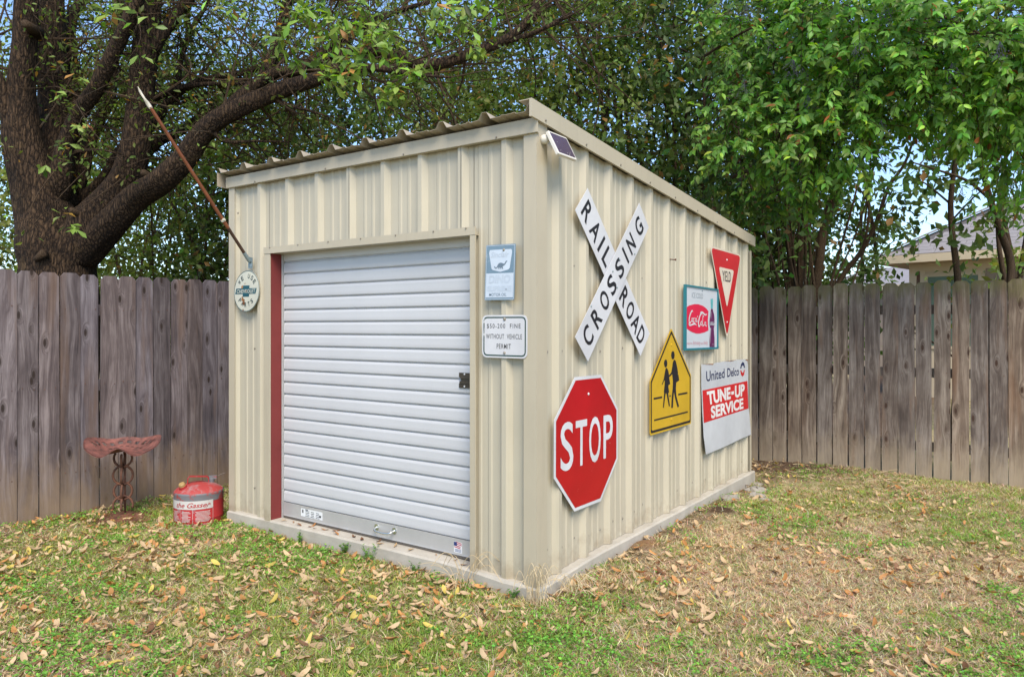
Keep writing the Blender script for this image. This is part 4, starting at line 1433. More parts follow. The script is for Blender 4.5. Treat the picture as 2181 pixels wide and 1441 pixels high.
def sub(name, mat, fn):
    bb = B()
    fn(bb)
    o = bb.build(name, mat, root)
    o.matrix_basis = mm
    return o


fo = rect(hx, hy)
sub("frame", M['plasticwhite'], lambda b: (b.prism(rounded(fo, 0.010), -0.016, -0.001), b.add([(x, y, -0.001) for x, y in rounded(fo, 0.010)] + [(x, y, 0.001) for x, y in rounded(inset(fo, 0.004), 0.008)] + [(x, y, 0.001) for x, y in rounded(inset(fo, 0.010), 0.004)],
    [(i, (i + 1) % 20, 20 + (i + 1) % 20, 20 + i) for i in range(20)] + [(20 + i, 20 + (i + 1) % 20, 40 + (i + 1) % 20, 40 + i) for i in range(20)])))
sub("solar_cell", M['cell'], lambda b: b.flat(rounded(inset(fo, 0.0095), 0.004), 0.0004))
sub("dust_specks", M['plasticwhite'], lambda b: [b.flat([(x + 0.0022 * math.cos(a), y + 0.0022 * math.sin(a)) for a in np.linspace(0, 6.2, 6)], 0.0014) for x, y in ((-0.055, -0.045), (0.03, -0.052), (0.045, -0.04), (0.012, -0.047), (0.02, -0.06), (-0.05, 0.01))])
b = B()
b.tube([(0.0, -0.012, 0), (0.014, -0.012, 0), (0.030, -0.012, 0.001), (0.040, -0.008, 0.0)], [0.025, 0.026, 0.0235, 0.013], 20)
b.build("ball_mount", M['plasticwhite'], root, True)
b = B()
b.tube([(0.030, 0.002, 0.0), tuple(mid - ez * 0.014)], [0.009, 0.008], 10)
b.build("arm", M['plasticwhite'], root, True)
b = B()
for a in range(5):
    q = 2 * math.pi * a / 5 + 0.4
    b.tube([(0.019, 0.0222 * math.cos(q), 0.0222 * math.sin(q)), (0.0195, 0.0232 * math.cos(q), 0.0232 * math.sin(q))], 0.0028, 6)
b.build("screw_holes", M['black'], root)['kind'] = 'stuff'

# ------------------------------------------------------------------ tractor-seat stool
SX, SY = -3.52, -0.353
sz = float(ground_z(SX, SY)) - 0.002
root = empty("tractor_seat_stool", (SX, SY, sz), "rusty red tractor seat stool on horseshoe stem beside the grey fence", "stool")
root.rotation_euler = (0, 0, YAW + R(17))
# the local -y side faces the camera
NU, NV = 44, 14
SEAT_W, SEAT_D, SEAT_H = 0.265, 0.19, 0.555


def seat_pt(a, r):
    """a: angle, r: 0..1"""
    ca, sa = math.cos(a), math.sin(a)
    rx, ry = SEAT_W, SEAT_D
    notch = math.exp(-((abs(a + math.pi / 2)) / 0.36) ** 2)           # notch at the front
    rr = r * (1 - 0.52 * notch * r)
    lob = 1 + 0.10 * math.exp(-((abs(a + math.pi / 2) - 0.75) / 0.35) ** 2)
    x, y = rx * rr * ca * lob, ry * rr * sa * lob
    z = SEAT_H - 0.040 + 0.080 * r ** 2.2 * (0.45 + 0.55 / (1 + math.exp(-9 * (sa + 0.05))))
    z += 0.022 * (x / rx) ** 2 - 0.030 * math.exp(-((abs(x) - 0.11) / 0.08) ** 2) * (1 - 0.4 * r)
    if sa < 0:
        z -= 0.055 * (r ** 3) * (-sa) * (1 - notch)
    z += 0.068 * math.exp(-(x / 0.080) ** 2) * r ** 1.6 * (sa < 0) * min(1, -sa * 1.5 if sa < 0 else 0)
    return x, y, z


b = B()
holes = set()
for j in range(NU):
    aa = 2 * math.pi * (j + 0.5) / NU
    if 0.15 < aa < math.pi - 0.15 and j % 2 == 0:
        holes.add((11, j))
        holes.add((10, j))
    if 0.5 < aa < math.pi - 0.5 and j % 2 == 0:
        holes.add((7, j))
vs, fs = [], []
for top in (0, 1):
    for i in range(NV + 1):
        for j in range(NU):
            a = 2 * math.pi * j / NU
            x, y, z = seat_pt(a, max(0.02, i / NV))
            vs.append((x, y, z - 0.006 * top))
nn = (NV + 1) * NU
for i in range(NV):
    for j in range(NU):
        q = (i * NU + j, i * NU + (j + 1) % NU, (i + 1) * NU + (j + 1) % NU, (i + 1) * NU + j)
        if (i, j) in holes:
            continue
        fs.append(q[::-1])
        fs.append(tuple(nn + k for k in q))
for j in range(NU):
    fs.append((NV * NU + j, NV * NU + (j + 1) % NU, nn + NV * NU + (j + 1) % NU, nn + NV * NU + j))
fs.append(tuple(range(NU)))
b.add(vs, fs)
b.build("seat", M['rust'], root, True)


def horseshoe(bb, c, r, a0, a1, plane, open_=0.0, w=0.009, sq=1.06):
    pts = []
    for q in np.linspace(a0, a1, 19):
        u, w_ = r * math.cos(q), r * sq * math.sin(q)
        pts.append((c[0] + u, c[1], c[2] + w_) if plane == 0 else (c[0], c[1] + u, c[2] + w_))
    bb.tube(pts, w, 6)


for (zc, a0, a1, r) in ((0.455, R(145), R(395), 0.062), (0.325, R(-250), R(70), 0.068), (0.205, R(-250), R(70), 0.063), (0.095, R(-20), R(200), 0.068)):
    for pl in (0, 1):
        b = B()
        horseshoe(b, (0.0, 0.0, zc), r * (1 if pl == 0 else 0.96), a0, a1, pl)
        b.build("horseshoe", M['rust2'], root, True)
b = B()
b.tube([(0.012, 0.012, 0.02), (0.014, 0.012, 0.5)], 0.0065, 8)
b.build("stem_rod", M['rust2'], root, True)
fac("foot_plate", M['rust2'], root, lambda b: b.lathe([(0.074, 0.030), (0.072, 0.036), (0.0, 0.037)], sides=28))
fac("disc_base", M['rust2'], root, lambda b: b.lathe([(0.235, -0.03), (0.228, 0.000), (0.19, 0.012), (0.12, 0.024), (0.05, 0.030), (0.0, 0.031)], sides=40))

# ------------------------------------------------------------------ gas can
GX, GY = -2.915, -0.105
gz0 = float(ground_z(GX, GY)) - 0.004
root = empty("gas_can", (GX, GY, gz0), "battered red metal gas can standing on the grass by the shed corner", "gas can")
root.rotation_euler = (0, 0, YAW + R(21))
GR = 0.171
b = B()
b.lathe([(GR - 0.004, 0.0), (GR + 0.001, 0.004), (GR, 0.012), (GR, 0.06), (GR + 0.0015, 0.064), (GR, 0.068), (GR, 0.195)], sides=56)
b.build("body", M['canred'], root, True, 40)
b = B()
b.lathe([(GR + 0.0012, 0.188), (GR + 0.0012, 0.232), (GR + 0.003, 0.240), (GR - 0.002, 0.2475)], sides=56)
b.build("bare_band", M['cangrey'], root, True, 50)
b = B()
b.lathe([(GR - 0.002, 0.246), (GR - 0.018, 0.262), (GR - 0.055, 0.284), (GR - 0.10, 0.298), (0.03, 0.304), (0.0, 0.305)], sides=56)
b.build("dome", M['candome'], root, True, 50)


def wrap(bb, a0, a1, z0, z1, off, seg=16):
    vs, fs = [], []
    for i in range(seg + 1):
        a = a0 + (a1 - a0) * i / seg
        for z in (z0, z1):
            vs.append(((GR + off) * math.sin(a), -(GR + off) * math.cos(a), z))
    for i in range(seg):
        fs.append((i * 2, i * 2 + 2, i * 2 + 3, i * 2 + 1))
    bb.add(vs, fs)


LA0, LA1 = R(-82), R(36)
b = B()
wrap(b, LA0, LA1, 0.138, 0.198, 0.0016, 26)
lab = b.build("label_band", M['canwhite'], root)
b = B()
for a in (LA0, R(-44), R(-12), LA1 - 0.012):
    wrap(b, a, a + 0.012, 0.030, 0.136, 0.0012, 1)
wrap(b, LA0, LA1, 0.028, 0.031, 0.0012, 26)
for (c0, c1) in ((R(-72), R(-48)), (R(-40), R(-16)), (R(-6), R(32))):
    for r_ in range(9):
        e = c1 - random.random() * 0.12
        wrap(b, c0 + random.random() * 0.05, e, 0.048 + r_ * 0.0088, 0.0515 + r_ * 0.0088, 0.0012, 5)
b.build("small_print", M['canwhite'], root)
gb = B()
word(gb, "the Gasser", 0, 0, 1.0, 1.0, 0, 0.012, shear=0.0)
gv_ = []
for (x, y, z) in gb.v:
    sh = y * 0.18 * 0.03
    a = R(-13) + (x + y * 0.06) * R(84)
    zz = 0.168 + y * 0.036
    gv_.append(((GR + 0.0026) * math.sin(a), -(GR + 0.0026) * math.cos(a), zz))
g2 = B()
g2.add(gv_, gb.f)
g2.build("lettering", M['canred'], root)
b = B()
hp = [(-0.075, -0.02, 0.292), (-0.073, -0.02, 0.338), (-0.060, -0.02, 0.352), (0.055, -0.02, 0.344), (0.068, -0.02, 0.334), (0.070, -0.02, 0.292)]
for (p, q) in zip(hp[:-1], hp[1:]):
    p, q = np.array(p), np.array(q)
    dd = q - p
    L_ = np.linalg.norm(dd)
    rot = Vector(dd).to_track_quat('X', 'Z').to_matrix()
    b.box(tuple((p + q) / 2), (L_ + 0.004, 0.030, 0.006), rot)
b.build("carry_handle", M['canred'], root)
b = B()
b.tube([(-0.098, -0.065, 0.270), (-0.106, -0.072, 0.294)], [0.029, 0.026], 18)
b.build("filler_neck", M['canred'], root, True, 50)
b = B()
b.tube([(-0.105, -0.071, 0.290), (-0.111, -0.076, 0.308), (-0.114, -0.0785, 0.316)], [0.0235, 0.0235, 0.018], 14)
b.build("cap", M['cap'], root, False)
b = B()
b.tube([(0.082, 0.03, 0.285), (0.088, 0.035, 0.322)], [0.022, 0.022], 14)
b.box((0.095, 0.035, 0.324), (0.055, 0.040, 0.022))
b.build("pour_spout", M['cangrey'], root)
b = B()
b.tube(smooth([(0.105, 0.03, 0.318), (0.135, 0.03, 0.335), (0.185, 0.03, 0.352)], 5), 0.0028, 6)
b.build("spout_wire", M['poledark'], root)

# ------------------------------------------------------------------ rubble, weeds and dry stalks by the slab
def rock(r, seed, flat=0.6):
    rr = random.Random(seed)
    bb = B()
    vs, fs = [], []
    nu, nv = 11, 7
    for i in range(nv):
        th = math.pi * (i + 0.02) / (nv - 0.96)
        for j in range(nu):
            a = 2 * math.pi * j / nu
            k = r * (0.72 + 0.5 * rr.random())
            vs.append((k * math.sin(th) * math.cos(a) * 1.25, k * math.sin(th) * math.sin(a), k * math.cos(th) * flat))
    for i in range(nv - 1):
        for j in range(nu):
            fs.append((i * nu + j, (i + 1) * nu + j, (i + 1) * nu + (j + 1) % nu, i * nu + (j + 1) % nu))
    fs += [tuple(range(nu)), tuple((nv - 1) * nu + j for j in range(nu))[::-1]]
    bb.add(vs, fs)
    return bb.mesh("concrete_chunk", M['rubble'])


for (x, y, r, lb_) in ((0.155, 3.32, 0.105, "largest pale concrete chunk by the far end of the slab"), (0.23, 3.08, 0.090, "broken concrete chunk just nearer than the largest one"),
                       (0.13, 2.72, 0.085, "flat concrete chunk lying beyond the dug soil patch"), (0.10, 2.95, 0.050, "small concrete chunk touching the slab edge"),
                       (0.33, 2.98, 0.055, "small concrete chunk farthest out in the grass"), (0.09, 3.60, 0.060, "concrete chunk at the far corner of the slab")):
    o = link("concrete_chunk", rock(r * 0.8, int(x * 1000 + y * 77), 0.62))
    o.location = (x, y, float(ground_z(x, y)) - r * 0.10)
    o.rotation_euler = (0, 0, random.random() * 6)
    tag(o, lb_, "rock", "concrete rubble beside the slab")


def weed(loc, h, n_, lab_, sd_):
    rr = random.Random(sd_)
    bb = B()
    for i in range(n_):
        a = rr.random() * 6.28
        lean = 0.15 + 0.35 * rr.random()
        top = np.array([math.cos(a) * lean * h, math.sin(a) * lean * h, h * (0.6 + 0.4 * rr.random())])
        bb.tube([(0, 0, 0), top * 0.55, top], [0.0014, 0.0011, 0.0006], 4)
        for k in range(9):
            s_ = 0.2 + 0.8 * k / 9
            c0 = top * s_
            b2 = rr.random() * 6.28
            l = 0.012 + 0.012 * rr.random()
            d_ = np.array([math.cos(b2), math.sin(b2), 0.5])
            sd2 = np.array([-math.sin(b2), math.cos(b2), 0]) * l * 0.35
            bb.add([c0, c0 + d_ * l * 0.5 + sd2, c0 + d_ * l, c0 + d_ * l * 0.5 - sd2], [(0, 1, 2, 3)])
    o = bb.build("weed", M['weed'])
    o.location = loc
    return tag(o, lab_, "weed", "weeds along the slab front")


weed((-1.19, -0.045, -0.07), 0.13, 7, "tallest feathery green weed against the slab below the door handle", 1)
weed((-1.86, -0.04, -0.07), 0.10, 6, "small green weed against the slab left of the door handle", 2)
weed((-1.42, -0.04, -0.07), 0.09, 8, "low bushy weed at the slab below the door", 3)
weed((-0.80, -0.05, -0.07), 0.09, 4, "thin sprout at the slab right of the door handle", 4)
weed((-0.11, -0.06, -0.07), 0.075, 5, "green sprout under the front right corner of the shed", 5)


def stalks(loc, n_, h, spread, lab_, sd_, dirs=None):
    rr = random.Random(sd_)
    bb = B()
    for i in range(n_):
        a = rr.random() * 6.28 if dirs is None else dirs + rr.uniform(-0.9, 0.9)
        L_ = h * (0.5 + 0.8 * rr.random())
        dx, dy = math.cos(a), math.sin(a)
        o0 = np.array([rr.uniform(-0.05, 0.05), rr.uniform(-0.04, 0.04), 0])
        pts = [o0, o0 + np.array([dx * spread * 0.25, dy * spread * 0.25, L_ * 0.6]), o0 + np.array([dx * spread * 0.6, dy * spread * 0.6, L_ * 0.85]), o0 + np.array([dx * spread, dy * spread, L_ * rr.uniform(0.3, 0.8)])]
        bb.tube(smooth(pts, 4), [0.0016] * 12 + [0.0006], 4)
    o = bb.build("dry_grass_tuft", M['straw'])
    o.location = loc
    return tag(o, lab_, "dry grass", "dry tufts at the shed corner")


stalks((-0.42, -0.10, -0.075), 16, 0.22, 0.22, "long bleached grass stalks arching in front of the right door jamb", 1)
stalks((0.035, -0.05, -0.075), 26, 0.20, 0.09, "upright brown dry grass tuft at the near corner of the shed", 2)
stalks((0.10, 0.16, -0.075), 22, 0.13, 0.13, "short dry grass tuft on the side wall just past the near corner", 3)
stalks((0.12, 0.62, -0.075), 9, 0.16, 0.30, "few straw stalks lying along the side of the slab", 4, -0.6)

# ------------------------------------------------------------------ houses beyond the back fence
root = empty("neighbour_house", (-0.365, 13.34, 0), "cream trimmed neighbour house with grey hip roof above the right fence", "house")
root.rotation_euler = (0, 0, R(-12))
EZ, RP, HW, HD = 2.80, 0.62, 11.0, 9.0
b = B()
ap = HD / 2
b.add([(0, 0, EZ), (HW, 0, EZ), (HW, HD, EZ), (0, HD, EZ), (ap, ap, EZ + ap * RP), (HW - ap, ap, EZ + ap * RP)],
      [(0, 1, 5, 4), (1, 2, 5), (2, 3, 4, 5), (3, 0, 4)])
b.add([(0, 0, EZ - 0.02), (HW, 0, EZ - 0.02), (HW, HD, EZ - 0.02), (0, HD, EZ - 0.02)], [(3, 2, 1, 0)])
rf = b.build("roof", M['roofdeck'], root)
# shingle courses on the slope that faces the yard: each tab a piece of its own
SLOPE = math.hypot(1, RP)
sh_me = []
for k in range(4):
    bb = B()
    w_ = 0.305 * (0.9 + 0.2 * random.random())
    bb.box((w_ / 2, 0.085, 0.006), (w_ - 0.006, 0.172, 0.012))
    sh_me.append((bb.mesh("shingle", M['shingle']), w_))
rows, cnt = 15, 0
rest = B()
rx = math.atan(RP)
for r_ in range(rows):
    yy = r_ * 0.146
    x = yy + 0.12 + random.random() * 0.25
    while x < min(5.2, HW - yy - 0.4):
        me, w_ = random.choice(sh_me)
        if cnt < 290:
            o = link("shingle", me, rf)
            o.location = (x, yy / SLOPE * 1.0, EZ + yy / SLOPE * RP + 0.006 + random.uniform(0, 0.003))
            o.rotation_euler = (rx - 0.03, 0, random.uniform(-0.006, 0.006))
            cnt += 1
        else:
            rest.box((x + w_ / 2, yy / SLOPE + 0.07, EZ + (yy / SLOPE + 0.07) * RP + 0.012), (w_ - 0.006, 0.172, 0.012), Matrix.Rotation(rx - 0.03, 3, 'X'))
        x += w_ + 0.004
# upper courses and the side slope, too far up to tell apart
for r_ in range(rows, 34):
    yy = r_ * 0.146 / SLOPE
    if HW - 2 * yy > 0.6:
        rest.box((HW / 2, yy + 0.06, EZ + (yy + 0.06) * RP + 0.012), (HW - 2 * yy - 0.2, 0.150, 0.012), Matrix.Rotation(rx - 0.03, 3, 'X'))
for r_ in range(rows):
    yy = r_ * 0.146 / SLOPE
    rest.box(((5.2 + HW - yy - 0.3) / 2, yy + 0.06, EZ + (yy + 0.06) * RP + 0.012), (HW - yy - 0.3 - 5.2, 0.150, 0.012), Matrix.Rotation(rx - 0.03, 3, 'X'))
o = rest.build("shingle_courses", M['shingle'], rf)
o['kind'] = 'stuff'
b = B()
for i in range(20):
    t0 = i / 20
    b.box((t0 * ap + 0.1, t0 * ap + 0.1, EZ + (t0 * ap + 0.1) * RP + 0.03), (0.34, 0.20, 0.02), Matrix.Rotation(R(45), 3, 'Z') @ Matrix.Rotation(-math.atan(RP / math.sqrt(2)), 3, 'Y'))
o = b.build("hip_cap", M['shingle'], rf)
b = B()
b.bbox((-0.02, -0.020, EZ - 0.15), (HW, 0.0, EZ + 0.005))
b.bbox((-0.020, 0.0, EZ - 0.15), (0.0, HD, EZ + 0.005))
b.build("fascia", M['fascia'], root)
b = B()
b.bbox((0.0, 0.0, EZ - 0.145), (HW, 0.45, EZ - 0.13))
b.bbox((0.0, 0.45, EZ - 0.145), (0.45, HD, EZ - 0.13))
b.build("soffit", M['soffit'], root)
b = B()
b.bbox((0.45, 0.50, -0.1), (HW - 0.45, 0.60, EZ - 0.15))
b.bbox((0.45, 0.60, -0.1), (0.60, HD - 0.45, EZ - 0.15))
b.build("wall", M['fascia'], root)
b = B()
b.bbox((0.45, 0.470, EZ - 0.30), (HW - 0.45, 0.50, EZ - 0.145))
b.build("frieze_board", M['fascia'], root)
b = B()
b.bbox((0.45, 0.475, -0.1), (0.585, 0.50, EZ - 0.30))
b.bbox((0.655, 0.475, -0.1), (0.74, 0.50, EZ - 0.30))
b.build("corner_board", M['fascia'], root)
b = B()
b.bbox((0.585, 0.485, -0.1), (0.655, 0.50, EZ - 0.30))
b.build("brick_strip", M['brick'], root)
sid = B()
sid.bbox((0, 0, 0), (HW - 0.5 - 1.72, 0.022, 0.185))
sidm = B()
sidm.add([(0, 0, 0), (0, -0.022, 0), (0, 0, 0.185), (7.6, 0, 0), (7.6, -0.022, 0), (7.6, 0, 0.185)], [(0, 1, 2), (3, 5, 4), (1, 4, 5, 2), (0, 3, 4, 1), (0, 2, 5, 3)])
sm = sidm.mesh("siding_board", M['siding'])
for k in range(14):
    o = link("siding_board", sm, root)
    o.location = (1.80, 0.498, 0.02 + k * 0.178)
win = B()
win.bbox((0.74, 0.470, EZ - 0.42), (1.74, 0.496, EZ - 0.36))
win.bbox((0.74, 0.470, 1.0), (0.80, 0.496, EZ - 0.42))
win.bbox((1.68, 0.470, 1.0), (1.79, 0.496, EZ - 0.42))
win.bbox((0.74, 0.470, 0.94), (1.79, 0.496, 1.0))
wf = win.build("window", M['fascia'], root)
b = B()
b.bbox((0.80, 0.484, 1.0), (1.68, 0.490, EZ - 0.42))
b.build("pane", M['blind'], wf)
bl = B()
bl.box((0.44, 0, 0), (0.87, 0.006, 0.036), Matrix.Rotation(0.25, 3, 'X'))
blm = bl.mesh("blind_slat", M['blind'])
for k in range(30):
    o = link("blind_slat", blm, wf)
    o.location = (0.80, 0.478, 1.03 + k * 0.044)
b = B()
b.bbox((1.225, 0.468, 1.0), (1.235, 0.474, EZ - 0.42))
b.build("blind_cord", M['blind'], wf)

root = empty("far_house", tuple(at(1760, 700, 25) * np.array([1, 1, 0])), "pale grey roofed far house low behind the back fence", "house")
root.rotation_euler = (0, 0, R(-14))
b = B()
b.add([(-1.2, 0, 2.72), (9, 0, 2.72), (9, 3.4, 3.55), (-1.2 + 1.6, 3.4, 3.55), (9, 6.8, 2.72), (-1.2, 6.8, 2.72)], [(0, 1, 2, 3), (3, 2, 4, 5), (0, 3, 5)])
b.build("roof", M['shingle'], root)
b = B()
b.bbox((-1.2, -0.03, 2.55), (9, 0.0, 2.73))
b.bbox((-1.22, 0, 2.55), (-1.2, 6.8, 2.73))
b.build("fascia", M['fascia'], root)
b = B()
b.bbox((-0.8, 0.4, -0.1), (8.6, 6.4, 2.56))
b.build("wall", M['siding'], root)

# ------------------------------------------------------------------ the big oak behind the grey fence
LIMBS = [
 [(-6.02, 0.24, 1.64, 0.437), (-6.01, 0.25, 1.96, 0.384), (-6.02, 0.22, 2.22, 0.364), (-6.04, 0.18, 2.45, 0.301), (-6.07, 0.14, 2.69, 0.229)],
 [(-6.03, 0.19, 2.31, 0.306), (-6.07, 0.13, 2.59, 0.267), (-6.11, 0.06, 2.92, 0.232), (-6.13, -0.02, 3.29, 0.198), (-6.09, -0.05, 3.69, 0.15), (-6.0, -0.05, 4.14, 0.125), (-5.94, -0.06, 4.58, 0.111), (-5.81, -0.09, 5.08, 0.095)],
 [(-6.15, 0.27, 2.62, 0.268), (-6.23, 0.34, 3.13, 0.185), (-6.31, 0.35, 3.59, 0.164), (-6.37, 0.36, 4.1, 0.155), (-6.39, 0.35, 4.6, 0.15), (-6.38, 0.36, 5.35, 0.125)],
 [(-6.36, 0.49, 2.67, 0.152), (-6.43, 0.57, 3.25, 0.097), (-6.45, 0.61, 3.78, 0.088), (-6.53, 0.62, 4.36, 0.073), (-6.54, 0.62, 4.73, 0.067), (-6.56, 0.72, 4.98, 0.063), (-6.49, 0.89, 5.29, 0.053)],
 [(-6.18, 0.28, 2.33, 0.11), (-6.08, 0.27, 2.61, 0.12), (-5.88, 0.22, 2.78, 0.125), (-5.72, 0.21, 3.18, 0.093), (-5.5, 0.24, 3.48, 0.088), (-5.26, 0.28, 3.67, 0.082), (-5.06, 0.3, 3.89, 0.076), (-4.85, 0.33, 4.14, 0.071), (-4.65, 0.35, 4.36, 0.065), (-4.48, 0.34, 4.7, 0.056)],
 [(-5.98, 0.27, 1.84, 0.288), (-5.82, 0.36, 2.22, 0.249), (-5.63, 0.46, 2.48, 0.224), (-5.43, 0.53, 2.68, 0.194), (-5.27, 0.58, 2.87, 0.169), (-5.15, 0.6, 3.13, 0.15), (-5.07, 0.6, 3.44, 0.139), (-5.0, 0.59, 3.75, 0.138), (-4.87, 0.56, 4.08, 0.132), (-4.84, 0.58, 4.4, 0.118), (-4.72, 0.54, 4.9, 0.103)],
 [(-4.84, 0.58, 4.04, 0.091), (-4.74, 0.65, 4.21, 0.064), (-4.68, 0.75, 4.4, 0.06), (-4.6, 0.87, 4.63, 0.055), (-4.48, 0.95, 4.91, 0.046)],
 [(-5.8, 0.4, 2.1, 0.19), (-5.34, 0.48, 2.43, 0.161), (-5.05, 0.56, 2.65, 0.148), (-4.65, 0.59, 2.77, 0.13), (-4.37, 0.67, 2.97, 0.115), (-4.21, 0.71, 3.15, 0.11), (-4.04, 0.77, 3.29, 0.1), (-3.79, 0.89, 3.41, 0.095), (-3.46, 1.06, 3.54, 0.082), (-3.1, 1.19, 3.61, 0.068), (-2.85, 1.24, 3.65, 0.054), (-2.54, 1.33, 3.63, 0.037), (-2.2, 1.45, 3.54, 0.02), (-1.87, 1.55, 3.48, 0.01)],
 [(-4.16, 0.75, 3.18, 0.088), (-4.07, 0.94, 3.45, 0.076), (-3.93, 1.09, 3.66, 0.072), (-3.75, 1.22, 3.8, 0.063), (-3.6, 1.38, 3.84, 0.059), (-3.46, 1.55, 4.04, 0.055), (-3.27, 1.68, 4.2, 0.045), (-3.12, 1.9, 4.38, 0.037), (-2.89, 2.06, 4.49, 0.028), (-2.63, 2.25, 4.58, 0.018)],
 [(-4.07, 0.94, 3.45, 0.071), (-4.0, 1.17, 3.67, 0.064), (-3.95, 1.32, 4.03, 0.065), (-3.96, 1.44, 4.35, 0.061), (-3.91, 1.47, 4.63, 0.056), (-3.96, 1.56, 5.05, 0.047)],
 [(-6.26, 0.56, 2.64, 0.126), (-5.93, 0.67, 2.93, 0.075), (-5.71, 0.77, 3.27, 0.06), (-5.38, 0.93, 3.52, 0.054), (-5.24, 1.03, 3.77, 0.049), (-5.02, 1.19, 3.94, 0.039), (-4.69, 1.3, 3.98, 0.034), (-4.43, 1.48, 4.04, 0.024), (-4.09, 1.6, 4.09, 0.014)],
 [(-5.32, 0.98, 3.66, 0.044), (-5.29, 1.12, 3.93, 0.037), (-5.35, 1.2, 4.24, 0.033), (-5.34, 1.33, 4.63, 0.031), (-5.21, 1.42, 4.89, 0.026), (-5.09, 1.51, 5.25, 0.02)],
 [(-5.38, 0.93, 3.77, 0.039), (-5.05, 1.05, 3.86, 0.032), (-4.72, 1.16, 3.86, 0.026), (-4.35, 1.29, 3.83, 0.019), (-4.2, 1.4, 3.87, 0.012)],
 [(-6.07, 0.57, 2.65, 0.1), (-6.05, 0.83, 2.94, 0.087), (-5.9, 1.06, 3.25, 0.078), (-5.82, 1.23, 3.45, 0.063), (-5.63, 1.37, 3.56, 0.053), (-5.46, 1.49, 3.72, 0.042), (-5.31, 1.6, 3.77, 0.026), (-5.05, 1.78, 3.72, 0.016)],
 [(-6.32, 0.52, 2.77, 0.126), (-6.39, 0.72, 3.27, 0.083), (-6.41, 0.83, 3.61, 0.074), (-6.29, 0.91, 3.9, 0.063), (-6.36, 0.98, 4.28, 0.064), (-6.34, 1.0, 4.7, 0.058), (-6.29, 1.03, 5.18, 0.053)],
 [(-3.55, 1.23, 3.74, 0.035), (-3.19, 1.37, 3.88, 0.039), (-2.94, 1.54, 3.93, 0.048), (-2.69, 1.72, 3.9, 0.057), (-2.47, 1.87, 3.8, 0.065), (-2.23, 1.98, 3.82, 0.061), (-2.02, 2.06, 3.88, 0.06), (-1.81, 2.21, 3.98, 0.051), (-1.67, 2.31, 4.1, 0.043), (-1.56, 2.38, 4.27, 0.039), (-1.51, 2.42, 4.53, 0.03)],
 [(-1.82, 2.2, 3.97, 0.034), (-1.63, 2.33, 4.03, 0.028), (-1.4, 2.37, 4.08, 0.021), (-1.23, 2.49, 4.19, 0.015)],
 [(-2.65, 1.74, 3.93, 0.022), (-2.76, 1.67, 4.14, 0.022), (-3.01, 1.61, 4.27, 0.022), (-3.12, 1.54, 4.41, 0.02), (-3.27, 1.56, 4.67, 0.016)],
 [(-6.14, -0.09, 3.23, 0.093), (-6.14, -0.21, 3.75, 0.069), (-6.25, -0.41, 4.17, 0.059), (-6.36, -0.6, 4.49, 0.045)],
 [(-3.64, 0.99, 3.52, 0.026), (-3.39, 1.11, 3.39, 0.019), (-3.17, 1.14, 3.32, 0.013), (-3.03, 1.23, 3.26, 0.008)],
 [(-4.08, 0.75, 3.27, 0.03), (-4.01, 0.8, 3.1, 0.017), (-3.84, 1.03, 3.12, 0.015), (-3.64, 1.3, 3.14, 0.009)],
]


def limb_mesh(pts, rad, sides, seed, rough_=0.06):
    """tapered bark-covered tube with lumps and ridges"""
    p = smooth(pts, 9)
    r = smooth(np.array(rad)[:, None], 9)[:, 0]
    # even spacing
    d = np.concatenate([[0], np.cumsum(np.linalg.norm(np.diff(p, axis=0), axis=1))])
    m = max(6, int(d[-1] / 0.06))
    s = np.linspace(0, d[-1], m)
    p = np.stack([np.interp(s, d, p[:, k]) for k in range(3)], 1)
    r = np.interp(s, d, r)
    bb = B()
    bb.tube(p, r, sides, True)
    v = np.array(bb.v)
    rr = np.random.default_rng(seed)
    ph = rr.random(6) * 6.28
    ang = np.tile(np.arange(sides) * 2 * math.pi / sides, m)
    ss = np.repeat(s, sides)
    k = 1 + rough_ * (np.sin(3 * ang + ph[0] + ss * 1.3) * 0.5 + np.sin(ss * 5.1 + ph[1] + 2 * ang) * 0.4 + np.sin(7 * ang + ph[2] + np.sin(ss * 4 + ph[3]) * 1.5) * 0.35)
    cen = np.repeat(p, sides, axis=0)
    v = cen + (v - cen) * k[:, None]
    bb.v = [tuple(q) for q in v]
    return bb


oak = empty("oak_tree", (-6.02, 0.24, 0), "huge dark oak with a thick forked trunk behind the grey fence", "tree")


def local(parent, o):
    o.parent = parent
    o.matrix_parent_inverse = Matrix.Translation(-Vector(parent.location))
    return o


tr = [(-6.02, 0.24, -0.2, 0.50), (-6.02, 0.24, 0.5, 0.44)] + LIMBS[0][0:]
for i, l in enumerate([tr] + LIMBS[1:]):
    pts, rad = [q[:3] for q in l], [q[3] * 0.9 for q in l]
    bb = limb_mesh(pts, rad, 26 if max(rad) > 0.15 else (16 if max(rad) > 0.07 else 9), i + 3, 0.075)
    local(oak, bb.build("trunk" if i == 0 else "limb", M['oakbark'], None, True))
# flare and cut stubs
for (u, v_, d_, r_, dx) in ((82, 548, 7.12, 0.032, (-0.05, -0.04, -0.05)), (62, 57, 7.1, 0.045, (0.10, -0.12, 0.0)), (312, 372, 7.12, 0.035, (0.05, -0.10, 0.03)), (160, 452, 7.25, 0.03, (0.03, -0.10, 0.04))):
    P_ = at(u, v_, d_)
    bb = B()
    bb.tube([P_ - np.array(dx), P_, P_ + np.array(dx) * 0.5], [r_ * 1.4, r_, r_ * 0.85], 12)
    local(oak, bb.build("cut_stub", M['bark'], None, True))

